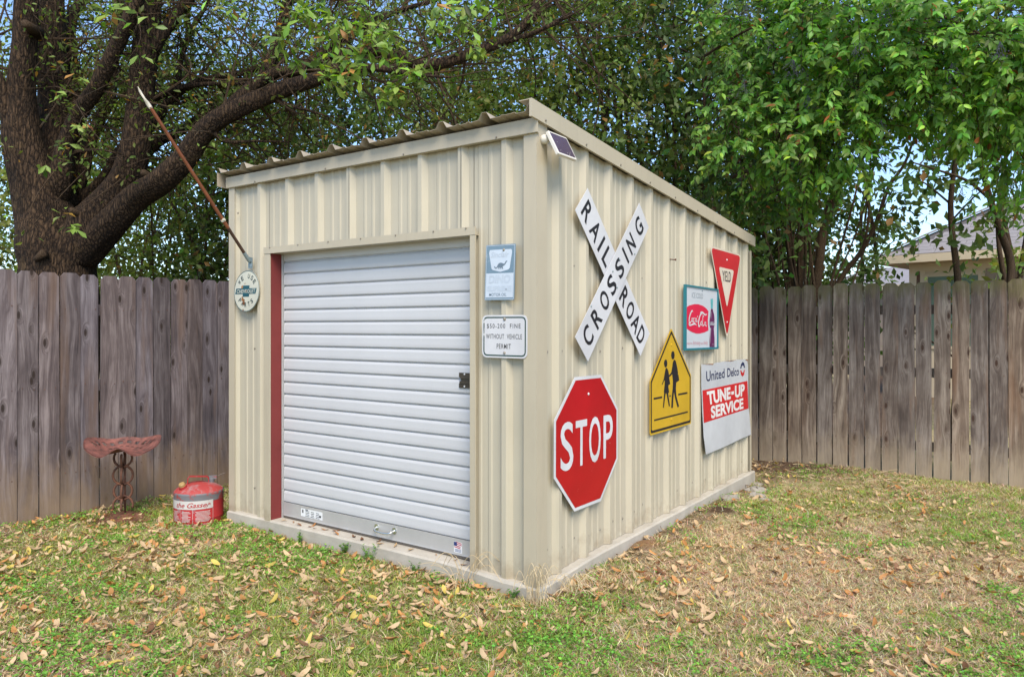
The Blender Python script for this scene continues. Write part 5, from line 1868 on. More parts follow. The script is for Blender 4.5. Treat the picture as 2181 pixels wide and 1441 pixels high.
LEAF2 = ([(0, 0, 0), (0.27, 0.48, 0.07), (0, 1, -0.05), (-0.27, 0.48, 0.07)], [(0, 1, 2), (0, 2, 3)])
LEAFO = ([(0, 0, 0), (0.13, 0.35, 0.03), (0.20, 0.68, 0.05), (0, 1, -0.06), (-0.20, 0.68, 0.05), (-0.13, 0.35, 0.03), (0, 0.5, -0.01)],
         [(0, 1, 6), (1, 2, 6), (2, 3, 6), (3, 4, 6), (4, 5, 6), (5, 0, 6)])
LEAFP = ([(0, 0, 0), (0.20, 0.26, 0.045), (0.235, 0.52, 0.055), (0.13, 0.80, 0.01), (0, 1.04, -0.14), (-0.13, 0.80, 0.01), (-0.235, 0.52, 0.055), (-0.20, 0.26, 0.045), (0, 0.28, -0.005), (0, 0.55, -0.01), (0, 0.8, -0.05)],
         [(0, 1, 8), (1, 2, 9, 8), (2, 3, 10, 9), (3, 4, 10), (4, 5, 10), (5, 6, 9, 10), (6, 7, 8, 9), (7, 0, 8)])


def colours(n, base, var, clump=None, rare=None):
    c = np.array(base)[None, :] * (1 + var * RNG.normal(size=(n, 1)))
    c *= 1 + 0.10 * RNG.normal(size=(n, 3))
    if clump is not None:
        c *= clump[:, None]
    if rare is not None:
        k = RNG.random(n) < rare[0]
        c[k] = np.array(rare[1])[None, :] * (0.7 + 0.6 * RNG.random((k.sum(), 1)))
    return np.clip(c, 0.004, 1).astype(np.float32)


def in_view(P, mu=0.12):
    d = P - CAM
    z = d @ FWD
    x = (d @ RGT) / np.maximum(z, 0.01) * FPX
    y = d[:, 2] / np.maximum(z, 0.01) * FPX
    return (z > 0.5) & (np.abs(x) < 1090 * (1 + 3 * mu)) & (y < HORIZON * (1 + 3 * mu) + 60) & (y > -780)


# small branches and leaf sprays of the oak
tw = B()
sp_p, sp_d, sp_w = [], [], []
rr = np.random.default_rng(5)
for li, l in enumerate(LIMBS[1:]):
    P_ = smooth([q[:3] for q in l], 6)
    rad = smooth(np.array([[q[3]] for q in l]), 6)[:, 0]
    T_ = np.gradient(P_, axis=0)
    T_ /= np.linalg.norm(T_, axis=1)[:, None] + 1e-9
    n_ = len(P_)
    for k in range(int(n_ * 0.62)):
        i = rr.integers(int(n_ * 0.25), n_)
        if P_[i][2] < 3.0:
            continue
        d0 = rr.normal(size=3) * 0.75 + T_[i] * 0.6 + FWD * 0.85 + np.array([0, 0, 0.25])
        d0 /= np.linalg.norm(d0)
        L_ = rr.uniform(0.5, 1.5)
        r0 = min(rad[i] * 0.5, rr.uniform(0.006, 0.016))
        mid_ = P_[i] + d0 * L_ * 0.5 + rr.normal(size=3) * 0.10
        end = P_[i] + d0 * L_ + rr.normal(size=3) * 0.22
        br = smooth([P_[i], mid_, end], 4)
        tw.tube(br, np.linspace(r0, 0.0035, len(br)), 5, False)
        for q in range(rr.integers(3, 6)):
            j = rr.integers(3, len(br))
            d1 = rr.normal(size=3) + d0 * 0.6
            d1 /= np.linalg.norm(d1)
            e2 = br[j] + d1 * rr.uniform(0.15, 0.5)
            b2_ = smooth([br[j], (br[j] + e2) / 2 + rr.normal(size=3) * 0.05, e2], 3)
            tw.tube(b2_, np.linspace(0.004, 0.002, len(b2_)), 4, False)
            if rr.random() < 0.8:
                sp_p.append(e2)
                sp_d.append(d1)
                sp_w.append(0.75 + 0.5 * rr.random())
# sprays that hang in front, seen against the trees
bright = []
for (u, v_, d_) in ((640, 40, 5.4), (690, 20, 5.3), (690, 70, 5.3), (725, 112, 5.3), (745, 60, 5.2), (775, 90, 5.2), (765, 150, 5.3), (820, 120, 5.4), (855, 175, 5.4), (880, 185, 5.4), (835, 92, 5.5), (870, 150, 5.4), (600, 95, 5.6), (615, 115, 5.6),
                    (700, 130, 5.5), (690, 135, 5.5), (960, 25, 5.2), (985, 45, 5.2), (940, 35, 5.2), (1045, 8, 5.2), (1000, 100, 5.6), (735, 160, 5.5), (765, 20, 5.4), (505, 20, 5.6), (655, 10, 5.4),
                    (790, 40, 5.3), (810, 60, 5.3), (845, 195, 5.4), (720, 40, 5.25), (210, 10, 4.4), (150, 478, 6.6), (165, 470, 6.6), (140, 465, 6.7), (95, 355, 6.8), (300, 100, 6.6), (330, 60, 6.6), (170, 160, 6.8), (160, 275, 6.9), (178, 265, 6.9), (150, 300, 6.9), (130, 190, 6.9), (115, 150, 6.9)):
    for k in range(1):
        bright.append((at(u + rr.normal() * 12, v_ + rr.normal() * 12, d_ + rr.normal() * 0.1), d_))
src = {}
for P_, d_ in bright:
    e = P_ + rr.normal(size=3) * 0.06
    up = P_ + np.array([rr.normal() * 0.1, rr.normal() * 0.1, 0.12])
    up2 = up + np.array([rr.normal() * 0.25, rr.normal() * 0.2 + 0.15, 0.30])
    q = smooth([up2, up, e], 4)
    tw.tube(q, np.linspace(0.004, 0.002, len(q)), 4, False)
local(oak, tw.build("twigs", M['bark'], None, False))
sp_p, sp_d, sp_w = np.array(sp_p), np.array(sp_d), np.array(sp_w)
nl = 15
P_ = np.repeat(sp_p, nl, 0) + RNG.normal(size=(len(sp_p) * nl, 3)) * 0.085
A_ = np.repeat(sp_d, nl, 0) * 0.6 + unit(len(P_)) + np.array([0, 0, -0.15])
N_ = unit(len(P_)) * 0.8 + np.array([0, 0, 0.7]) - FWD * 0.2
S_ = RNG.uniform(0.045, 0.075, len(P_))
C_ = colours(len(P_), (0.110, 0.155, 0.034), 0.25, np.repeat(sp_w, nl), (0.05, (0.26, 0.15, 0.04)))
k = in_view(P_)
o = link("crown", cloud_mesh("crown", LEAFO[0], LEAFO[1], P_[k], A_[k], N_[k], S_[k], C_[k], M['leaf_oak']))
local(oak, o)
crown_oak = o
# more leaves of the nearest sprays, past the number built one by one
bp_ = np.array([p for p, d in bright if d < 6])
nb_ = 13
P_ = np.repeat(bp_, nb_, 0) + RNG.normal(size=(len(bp_) * nb_, 3)) * 0.055
A_ = unit(len(P_)) + np.array([0, 0, -0.4])
N_ = unit(len(P_)) * 0.5 + np.array([0, 0, 0.8]) - FWD * 0.5
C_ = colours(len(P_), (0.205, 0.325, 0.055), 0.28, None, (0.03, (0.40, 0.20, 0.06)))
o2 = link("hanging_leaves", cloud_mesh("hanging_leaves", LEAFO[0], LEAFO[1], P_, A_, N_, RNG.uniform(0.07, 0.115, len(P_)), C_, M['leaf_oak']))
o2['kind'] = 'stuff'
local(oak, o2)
# the leaves of the hanging sprays, one by one
lm = []
for k in range(4):
    tv = np.array(LEAFO[0], float)
    tv[:, 0] *= 0.9 + 0.1 * k
    tv[:, 2] += -0.10 * (k - 1) * tv[:, 1] ** 2 + 0.06 * (k % 2) * np.abs(tv[:, 0]) * 4
    bb = B()
    bb.add(tv, LEAFO[1])
    lm.append(bb.mesh("leaf", M['leafobj_oak'], True))


def put_leaf(me, P, A, N, s, parent):
    A = A / np.linalg.norm(A)
    X = np.cross(A, N)
    X /= np.linalg.norm(X) + 1e-9
    Nn = np.cross(X, A)
    o = link("leaf", me)
    m_ = Matrix(((X[0] * s, A[0] * s, Nn[0] * s, P[0]), (X[1] * s, A[1] * s, Nn[1] * s, P[1]), (X[2] * s, A[2] * s, Nn[2] * s, P[2]), (0, 0, 0, 1)))
    o.parent = parent
    o.matrix_parent_inverse = Matrix()
    o.matrix_basis = parent_inv[parent.name] @ m_
    return o


parent_inv = {crown_oak.name: Matrix()}
cnt = 0
for P_, d_ in bright:
    ph0 = rr.random() * 6.28
    for j in range(8 if d_ < 6 else 5):
        if cnt >= 295:
            break
        cnt += 1
        a = ph0 + j * 2.4
        A1_ = np.array([math.cos(a), math.sin(a), rr.normal() * 0.45 - 0.35])
        N1_ = np.array([0, 0, 0.8]) - FWD * 0.5 + rr.normal(size=3) * 0.35
        put_leaf(rr.choice(lm), P_ + rr.normal(size=3) * 0.022, A1_, N1_, rr.uniform(0.085, 0.125), crown_oak)

# ------------------------------------------------------------------ trees behind the fences


def back_tree(label, u, d, nst, spread, zlo, zhi, wid, ncl, base, lsz, seed, nleaf=46, rtrunk=0.035, name="slender_tree", lean=0.0, dw=0.9, low=0.0):
    global RNG
    RNG = np.random.default_rng(seed)
    rg = np.random.default_rng(seed + 99)
    bp = at(u, 600, d)
    bp[2] = 0
    root = empty(name, tuple(bp), label, "tree", "trees behind the fence")
    tips = []
    for s in range(nst):
        a = rg.normal() * spread + lean
        b0 = bp + RGT * rg.normal() * 0.10 + FWD * rg.normal() * 0.15
        b0[2] = -0.1
        h = zhi * rg.uniform(0.7, 1.0)
        pts = [b0]
        for k in range(1, 6):
            t_ = k / 5
            pts.append(b0 + RGT * (a * t_ ** 1.35 + rg.normal() * 0.07) + FWD * (rg.normal() * 0.12 + 0.2 * math.sin(s * 2.1) * t_) + np.array([0, 0, h * t_]))
        p = smooth(pts, 5)
        r0 = rtrunk * rg.uniform(0.5, 1.25)
        bb = B()
        bb.tube(p, np.linspace(r0 * 1.25, 0.012, len(p)), 7, False)
        for k in range(7):
            i = rg.integers(len(p) // 4, len(p) - 2)
            dd = RGT * rg.normal() * 0.7 + FWD * rg.normal() * 0.5 + np.array([0, 0, 0.5])
            q = smooth([p[i], p[i] + dd * 0.5, p[i] + dd * rg.uniform(0.8, 1.3) + np.array([0, 0, -0.1])], 3)
            bb.tube(q, np.linspace(0.012, 0.004, len(q)), 4, False)
            tips.append(q[-1])
        local(root, bb.build("trunk", M['bark'], None, True))
    n = int(ncl * (0.66 if u < 950 else 0.84))
    z = zlo + (zhi - zlo) * rg.random(n) ** (1.1 + low)
    prof_ = 0.55 + 0.45 * np.sin(np.clip((z - zlo) / (zhi - zlo), 0, 1) * math.pi)
    cen = bp[None, :] + RGT[None, :] * (rg.normal(size=(n, 1)) * wid * prof_[:, None] + lean * ((z / zhi) ** 1.35)[:, None]) + FWD[None, :] * rg.normal(size=(n, 1)) * dw
    cen[:, 2] = z
    if tips:
        tp = np.array(tips)
        k = min(len(tp), n // 3)
        cen[:k] = tp[rg.permutation(len(tp))[:k]]
    cl = 0.55 + 0.95 * rg.random(n) ** 1.3
    cr = rg.uniform(0.09, 0.22, n)
    P = np.repeat(cen, nleaf, 0) + RNG.normal(size=(n * nleaf, 3)) * np.repeat(cr, nleaf)[:, None]
    A = unit(len(P)) + np.array([0, 0, -0.35])
    N = unit(len(P)) + np.array([0, 0, 0.5]) - FWD * 0.15
    S = RNG.uniform(0.75, 1.3, len(P)) * lsz * 1.38
    C = colours(len(P), base, 0.22, np.repeat(cl, nleaf), (0.022, (0.26, 0.15, 0.05)))
    k = in_view(P)
    local(root, link("crown", cloud_mesh("crown", LEAF2[0], LEAF2[1], P[k], A[k], N[k], S[k], C[k], M['leaf_back'])))
    return root


G1, G2, G3, G4 = (0.118, 0.165, 0.036), (0.142, 0.186, 0.040), (0.088, 0.140, 0.038), (0.160, 0.198, 0.044)
back_tree("pale leafy tree left of the oak trunk behind the fence", -60, 12.5, 3, 0.6, 0.8, 6.2, 1.0, 330, G4, 0.075, 21)
back_tree("tall sunlit tree straight behind the oak fork", 190, 14.0, 4, 0.8, 0.8, 6.6, 1.4, 390, G4, 0.080, 22)
back_tree("thicket tree just right of the oak trunk above the fence", 330, 11.5, 6, 0.6, 0.8, 5.6, 0.9, 300, G2, 0.070, 23, rtrunk=0.028)
back_tree("thin stemmed tree behind the slanting flag pole", 455, 10.5, 7, 0.5, 0.8, 5.2, 0.75, 300, G1, 0.065, 24, rtrunk=0.032)
back_tree("dark tree above the low left end of the shed roof", 590, 11.2, 5, 0.6, 1.6, 5.5, 0.9, 300, G3, 0.066, 25)
back_tree("dense blue green tree above the middle of the shed roof", 740, 10.8, 5, 0.6, 1.8, 5.4, 0.85, 310, G3, 0.066, 26)
back_tree("dark stemmed tree left of the shed roof's high end", 880, 11.4, 5, 0.55, 1.8, 6.0, 0.9, 310, G1, 0.066, 27)
back_tree("tree standing right behind the shed roof's high corner", 1030, 10.8, 5, 0.55, 1.8, 7.0, 0.85, 310, G1, 0.068, 28)
back_tree("olive green tree behind the solar panel corner", 1165, 11.0, 5, 0.5, 1.8, 7.2, 0.8, 300, G2, 0.070, 29)
back_tree("brown stemmed tree above the middle of the side wall", 1320, 10.2, 8, 0.5, 1.6, 6.8, 0.75, 300, G1, 0.070, 30, rtrunk=0.04)
back_tree("shadowy tree behind the bright privet branches", 1480, 9.8, 9, 0.45, 1.5, 6.4, 0.75, 320, G3, 0.075, 31, rtrunk=0.035)
back_tree("far tree filling in behind the privet stems", 1600, 11.8, 6, 0.5, 1.2, 7.0, 0.6, 280, G1, 0.075, 32)
back_tree("low dark tree behind the privet's bundle of stems", 1690, 10.2, 7, 0.4, 0.9, 4.6, 0.5, 230, G3, 0.07, 36)
back_tree("tall far tree behind the right privet branches", 1830, 12.5, 3, 0.3, 4.6, 7.4, 0.95, 150, G1, 0.08, 33)
back_tree("far tree at the right edge over the grey roof", 2150, 9.6, 3, 0.4, 3.7, 6.5, 0.8, 170, G2, 0.08, 34)
back_tree("small sapling tree with sparse leaves before the grey roof", 2038, 7.8, 1, 0.15, 2.15, 5.0, 0.26, 60, G3, 0.085, 35, nleaf=14, rtrunk=0.040, dw=0.3)

# leaning multi-stemmed privet behind the shed's far corner, with glossy branches reaching over the fence
pb = at(1705, 600, 9.0)
pb[2] = 0
privet = empty("privet_tree", tuple(pb), "big bright glossy privet with many thin stems behind the shed's far corner", "tree")
rg = np.random.default_rng(77)
RNG = np.random.default_rng(78)
for s in range(20):
    a = rg.normal() * 0.55 - 0.05
    b0 = pb + RGT * rg.normal() * 0.16 + FWD * rg.normal() * 0.2
    b0[2] = -0.1
    h = rg.uniform(2.6, 4.6)
    pts = [b0] + [b0 + RGT * (a * (k / 5) ** 1.4 + rg.normal() * 0.03) + FWD * (rg.normal() * 0.06 - 0.5 * (k / 5) ** 2) + np.array([0, 0, h * k / 5]) for k in range(1, 6)]
    p = smooth(pts, 5)
    bb = B()
    bb.tube(p, np.linspace(rg.uniform(0.012, 0.032), 0.007, len(p)), 7, False)
    local(privet, bb.build("trunk", M['bark'], None, True))
for pts, r0 in (([(1735, 640, 8.8), (1745, 560, 8.7), (1758, 470, 8.6), (1790, 390, 8.3), (1840, 330, 7.9), (1900, 280, 7.4)], 0.060),
                ([(1765, 640, 8.9), (1800, 580, 8.8), (1835, 535, 8.7), (1868, 470, 8.6), (1892, 400, 8.5), (1925, 352, 8.4), (1945, 300, 8.3)], 0.036),
                ([(1835, 535, 8.7), (1845, 500, 8.7), (1850, 440, 8.7), (1830, 400, 8.6)], 0.020),
                ([(1690, 640, 8.9), (1680, 520, 8.7), (1650, 420, 8.4), (1600, 360, 8.0), (1560, 320, 7.5)], 0.045),
                ([(1700, 640, 9.0), (1712, 480, 8.8), (1730, 380, 8.4), (1740, 300, 7.8), (1750, 230, 7.2), (1780, 150, 6.9), (1830, 60, 6.6)], 0.050),
                ([(1560, 378, 7.6), (1590, 365, 7.4), (1610, 380, 7.3)], 0.020),
                ([(2150, 640, 7.7), (2152, 560, 7.7), (2130, 490, 7.6), (2108, 420, 7.5), (2085, 330, 7.3), (2060, 200, 7.0), (2050, 60, 6.8)], 0.044),
                ([(2150, 640, 7.9), (2133, 560, 7.9), (2125, 480, 7.9), (2135, 380, 7.8), (2160, 260, 7.6)], 0.030),
                ([(2110, 425, 7.5), (2060, 385, 7.4), (1990, 360, 7.2), (1940, 345, 7.1)], 0.018),
                ([(1500, 120, 7.4), (1600, 60, 7.0), (1700, 30, 6.8), (1760, 70, 6.7)], 0.014),
                ([(1830, 60, 6.6), (1880, 40, 6.4), (1960, 20, 6.2), (2060, 60, 6.0), (2120, 90, 5.9)], 0.016),
                ([(1640, 330, 7.6), (1690, 240, 6.9), (1760, 235, 6.5), (1850, 240, 6.3)], 0.014)):
    P_ = np.array([at(*q) for q in pts])
    bb = limb_mesh(P_, np.linspace(r0, r0 * 0.35, len(P_)), 9, int(r0 * 1e4), 0.07)
    local(privet, bb.build("limb", M['bark'], None, True))
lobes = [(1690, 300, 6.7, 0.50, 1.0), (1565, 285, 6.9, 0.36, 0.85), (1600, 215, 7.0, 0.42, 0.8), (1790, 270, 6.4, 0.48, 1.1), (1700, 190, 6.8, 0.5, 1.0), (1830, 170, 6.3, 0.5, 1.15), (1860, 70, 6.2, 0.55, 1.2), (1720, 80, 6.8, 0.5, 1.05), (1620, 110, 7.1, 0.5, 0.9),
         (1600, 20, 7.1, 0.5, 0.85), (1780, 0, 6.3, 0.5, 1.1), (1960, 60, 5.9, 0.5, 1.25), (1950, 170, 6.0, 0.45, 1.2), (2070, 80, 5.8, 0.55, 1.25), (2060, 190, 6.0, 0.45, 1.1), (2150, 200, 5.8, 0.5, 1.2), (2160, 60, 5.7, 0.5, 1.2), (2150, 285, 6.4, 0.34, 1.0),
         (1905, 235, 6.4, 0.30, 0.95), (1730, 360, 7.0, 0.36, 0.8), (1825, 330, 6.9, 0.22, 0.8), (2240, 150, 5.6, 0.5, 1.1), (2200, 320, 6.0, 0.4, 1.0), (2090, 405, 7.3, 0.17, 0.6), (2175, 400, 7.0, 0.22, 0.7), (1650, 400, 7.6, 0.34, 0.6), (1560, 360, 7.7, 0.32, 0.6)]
Ps, As, Ns, Ss, Cs = [], [], [], [], []
twg = B()
berr = []
for (u, v_, d_, rad, br) in lobes:
    c0 = at(u, v_, d_)
    nt = int(80 * (rad / 0.5) ** 2)
    dirs = unit(nt)
    for dvec in dirs:
        st_ = c0 + dvec * rad * (0.35 + 0.55 * rg.random())
        td = dvec * 0.8 - FWD * 0.45 + RGT * rg.normal() * 0.3 + np.array([0, 0, -0.25 + rg.normal() * 0.35])
        td /= np.linalg.norm(td)
        L_ = rg.uniform(0.16, 0.34)
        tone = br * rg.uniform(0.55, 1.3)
        e = st_ + td * L_ + np.array([0, 0, -0.05])
        if rg.random() < 0.6:
            q = smooth([st_ - td * 0.18 + np.array([0, 0, 0.03]), st_, (st_ + e) / 2 + np.array([0, 0, 0.02]), e], 3)
            twg.tube(q, np.linspace(0.0035, 0.0016, len(q)), 4, False)
        sdv = np.cross(td, np.array([0, 0, 1.0]))
        sdv /= np.linalg.norm(sdv) + 1e-9
        for k in range(6):
            for sg in (-1, 1):
                f_ = (k + 0.5) / 6
                Ps.append(st_ + td * L_ * f_ + np.array([0, 0, -0.05 * f_ * f_]))
                As.append(td * 0.55 + sdv * sg * 0.75 + np.array([0, 0, -0.62]) + rg.normal(size=3) * 0.42)
                Ns.append(np.array([0, 0, 0.65]) - FWD * 0.65 + rg.normal(size=3) * 0.45 + RGT * sg * 0.1)
                Ss.append(rg.uniform(0.055, 0.098) * (0.75 + 0.25 * math.sin(f_ * 3.1)))
                Cs.append(tone)
    if rg.random() < 0.45:
        berr.append(c0 - FWD * rad * 0.9 + RGT * rg.normal() * 0.2 + np.array([0, 0, rg.normal() * 0.15]))
Ps, As, Ns, Ss, Cs = np.array(Ps), np.array(As), np.array(Ns), np.array(Ss), np.array(Cs)
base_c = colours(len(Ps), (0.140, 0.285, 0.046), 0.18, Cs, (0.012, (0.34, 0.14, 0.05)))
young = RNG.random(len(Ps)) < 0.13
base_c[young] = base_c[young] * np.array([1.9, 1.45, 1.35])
dd = (Ps - CAM) @ FWD
vis = in_view(Ps, 0.0)
score = Ss / dd * vis + RNG.random(len(Ps)) * 0.0035
big = np.argsort(-score)[:298]
small = np.ones(len(Ps), bool)
small[big] = False
small &= in_view(Ps)
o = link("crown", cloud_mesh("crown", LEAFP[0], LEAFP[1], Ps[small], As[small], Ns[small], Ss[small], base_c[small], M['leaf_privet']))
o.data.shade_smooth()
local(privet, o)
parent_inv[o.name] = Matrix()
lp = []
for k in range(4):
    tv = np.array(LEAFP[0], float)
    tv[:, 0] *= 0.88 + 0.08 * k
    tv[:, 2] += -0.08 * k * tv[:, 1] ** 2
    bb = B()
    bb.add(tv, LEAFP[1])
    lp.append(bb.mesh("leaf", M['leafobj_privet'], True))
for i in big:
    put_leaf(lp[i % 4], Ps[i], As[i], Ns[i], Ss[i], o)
local(privet, twg.build("twigs", M['bark'], None, False))
for c0 in berr + [at(1690, 150, 6.2), at(1640, 105, 6.6), at(1875, 345, 6.4), at(1720, 225, 6.3), at(1590, 30, 6.6), at(2130, 115, 5.3)]:
    bb = B()
    for k in range(34):
        q = c0 + rg.normal(size=3) * np.array([0.032, 0.032, 0.040])
        bb.lathe([(0.001, -0.0048), (0.0048, 0.0), (0.001, 0.0048)], tuple(q), 6)
    for k in range(6):
        bb.tube([c0 + np.array([0, 0, 0.09]), c0 + rg.normal(size=3) * 0.035], 0.0014, 4)
    local(privet, bb.build("berry_cluster", M['berry'], None, False))["kind"] = "stuff"

# ------------------------------------------------------------------ grass, leaf litter, fallen leaves
RNG = np.random.default_rng(404)


def yard(n, xr=(-4.05, 4.6), yr=(-3.6, 4.68)):
    """random points of the yard near what the camera sees, thinned with distance"""
    x = RNG.uniform(*xr, n)
    y = RNG.uniform(*yr, n)
    dx, dy = x - CAM[0], y - CAM[1]
    z = dx * FWD[0] + dy * FWD[1]
    s = dx * RGT[0] + dy * RGT[1]
    ok = (z > 2.35) & (np.abs(s) < z * 0.74 + 1.3)
    ok &= ~((x > -W - 0.02) & (x < 0.045) & (y > -0.02) & (y < D + 0.04))
    ok &= x > -4.08 + 0.06 * (y + 2.9) + 0.02
    ok &= ~((x < -W) & (y > 1.6))
    ok &= RNG.random(n) < np.minimum(1, (3.6 / np.maximum(z, 0.1)) ** 1.0)
    return x[ok], y[ok], z[ok], s[ok]


def bare(x, y):
    """0..1: how bare the soil is"""
    b_ = np.clip((y - 3.75 + (vnoise(x, y, 3, 8) - 0.5) * 1.0) * 2.2, 0, 1) * np.clip((1.25 - np.abs(x + 0.35)) * 1.6 + 0.4 * (vnoise(x, y, 2, 5) - 0.5), 0, 1)
    st_ = np.clip((0.24 - np.abs(x - 0.10) + (vnoise(x, y, 5, 9) - 0.5) * 0.22) * 6, 0, 1) * np.clip((y - 0.5) * 3, 0, 1)
    fl_ = np.clip((-3.50 - x + (vnoise(x, y, 4, 10) - 0.5) * 0.5) * 4, 0, 1)
    sp = np.maximum(np.exp(-(np.hypot(x - 0.20, y - 2.28) / 0.17) ** 4), np.exp(-(np.hypot(x - 0.115, y - 1.13) / 0.13) ** 4))
    return np.clip(np.maximum.reduce([b_, 0.78 * st_, 0.70 * fl_, sp]), 0, 1)


def dryness(x, y, s):
    k = np.clip((s + 0.55) / 1.7, 0, 1)
    n_ = vnoise(x, y, 1.6, 21) * 0.5 + vnoise(x, y, 4.5, 22) * 0.5
    d_ = 0.37 + 0.56 * k + (n_ - 0.5) * 1.25
    d_ = d_ - 0.28 * np.clip((y - 1.2) / 1.5, 0, 1) * (x > 0) + 0.22 * np.clip((-1.0 - y) / 0.8, 0, 1)
    return np.clip(d_, 0.03, 0.97)


x, y, z, s = yard(205000)
keep = RNG.random(len(x)) > bare(x, y) * 0.93
x, y, s = x[keep], y[keep], s[keep]
dry = dryness(x, y, s)
kind = RNG.random(len(x)) < dry
per = 9
nt = len(x)
ang = RNG.random(nt * per) * 6.283
kd = np.repeat(kind, per)
px_ = np.repeat(x, per) + RNG.normal(size=nt * per) * 0.016
py_ = np.repeat(y, per) + RNG.normal(size=nt * per) * 0.016
pz_ = ground_z(px_, py_) - 0.004
lean = np.where(kd, RNG.uniform(0.8, 3.6, nt * per), RNG.uniform(0.35, 2.0, nt * per))
A_ = np.stack([np.cos(ang) * lean, np.sin(ang) * lean, np.ones_like(ang)], 1)
N_ = np.stack([-np.cos(ang), -np.sin(ang), lean], 1) + RNG.normal(size=(nt * per, 3)) * 0.4
hgt = np.where(kd, RNG.uniform(0.030, 0.070, nt * per), RNG.uniform(0.022, 0.052, nt * per)) * np.repeat(0.75 + 0.55 * vnoise(x, y, 3.1, 31), per)
wd = np.where(kd, RNG.uniform(0.0020, 0.0042, nt * per), RNG.uniform(0.0024, 0.0048, nt * per))
tone = np.repeat(0.55 + 0.8 * RNG.random(nt), per)
gcol = np.where(RNG.random((nt * per, 1)) < 0.72, np.array([[0.215, 0.320, 0.050]]), np.array([[0.38, 0.400, 0.115]]))
dcol = np.where(RNG.random((nt * per, 1)) < 0.6, np.array([[0.640, 0.520, 0.330]]), np.array([[0.450, 0.325, 0.195]]))
C_ = np.where(kd[:, None], dcol, gcol) * tone[:, None] * (1 + 0.14 * RNG.normal(size=(nt * per, 3)))
C_ = np.clip(C_, 0.01, 0.8).astype(np.float32)
BLADE = ([(-0.5, 0, 0), (0.5, 0, 0), (0.42, 0.55, 0.0), (-0.42, 0.55, 0.0), (0, 1, -0.22)], [(0, 1, 2, 3), (3, 2, 4)])
me = cloud_mesh("grass", BLADE[0], BLADE[1], np.stack([px_, py_, pz_], 1), A_, N_, np.stack([wd, hgt, hgt], 1), C_, M['grass'])
tag(link("grass", me), kind='stuff')

# low round-leaved ground cover in bright green patches
x, y, z, s = yard(82000)
pt = vnoise(x, y, 2.2, 51) * 0.6 + vnoise(x, y, 6.0, 52) * 0.4
prob = np.clip((pt - 0.43 - 0.13 * np.clip((s + 0.5) / 1.5, 0, 1)) * 5, 0, 1) * (1 - bare(x, y) * 0.75)
prob = np.maximum(prob, 0.35 * np.clip((-3.3 - x) * 3, 0, 1) * (vnoise(x, y, 3.3, 53) > 0.45))
k = RNG.random(len(x)) < prob
x, y = x[k], y[k]
per = 6
n_ = len(x) * per
px_, py_ = np.repeat(x, per) + RNG.normal(size=n_) * 0.018, np.repeat(y, per) + RNG.normal(size=n_) * 0.018
P_ = np.stack([px_, py_, ground_z(px_, py_) + RNG.uniform(0.006, 0.040, n_)], 1)
A_ = unit(n_) * np.array([1, 1, 0.35])
N_ = unit(n_) * 0.5 + np.array([0, 0, 1.0])
C_ = colours(n_, (0.165, 0.345, 0.052), 0.22)
OV = ([(0, 0, 0), (0.36, 0.4, 0.06), (0.22, 0.85, 0.02), (0, 1, -0.03), (-0.22, 0.85, 0.02), (-0.36, 0.4, 0.06)], [(0, 1, 2, 3), (0, 3, 4, 5)])
tag(link("ground_cover", cloud_mesh("ground_cover", OV[0], OV[1], P_, A_, N_, RNG.uniform(0.009, 0.019, n_), C_, M['grass'])), kind='stuff')

# fallen oak leaves
FL = []


def fallen(curl, cup, bend_, wv):
    vs, fs = [], []
    ts_ = (0.0, 0.14, 0.32, 0.55, 0.78, 0.93, 1.0)
    ws = (0.02, 0.10, 0.155, 0.19, 0.165, 0.09, 0.01)
    for i, (t_, w_) in enumerate(zip(ts_, ws)):
        for j in (-1, 0, 1):
            xx = j * w_ * math.cos(cup)
            vs.append((xx + bend_ * math.sin(t_ * 3.1) * 0.1, t_ - 0.5, abs(j) * w_ * math.sin(cup) + curl * ((t_ - 0.5) ** 2 - 0.1) + wv * 0.04 * math.sin(t_ * 9 + j)))
    for i in range(6):
        for j in range(2):
            a = i * 3 + j
            fs.append((a, a + 1, a + 4, a + 3))
    return vs, fs


SH = [fallen(0.55, 0.25, 0.3, 0.5), fallen(-0.45, 0.5, -0.4, 0.8), fallen(0.25, 0.9, 0.5, 1.0), fallen(0.9, 0.15, 0.0, 0.6), fallen(-0.2, -0.4, 0.5, 0.9)]
x, y, z, s = yard(63000)
dens = np.clip(0.86 - 0.62 * np.clip((s + 0.5) / 1.5, 0, 1) + (vnoise(x, y, 1.4, 61) - 0.5) * 0.8 + (vnoise(x, y, 5, 62) - 0.5) * 0.5, 0.03, 1)
dens = np.where((y < 0) & (y > -0.75) & (x > -2.7) & (x < 0), np.maximum(dens, 0.95), dens)
k = (RNG.random(len(x)) < dens * 0.85) & (np.minimum(np.hypot(x - 0.20, y - 2.28), np.hypot(x - 0.115, y - 1.13)) > 0.12)
x, y, z, s = x[k], y[k], z[k], s[k]
zz = ground_z(x, y) + RNG.uniform(0.006, 0.032, len(x))
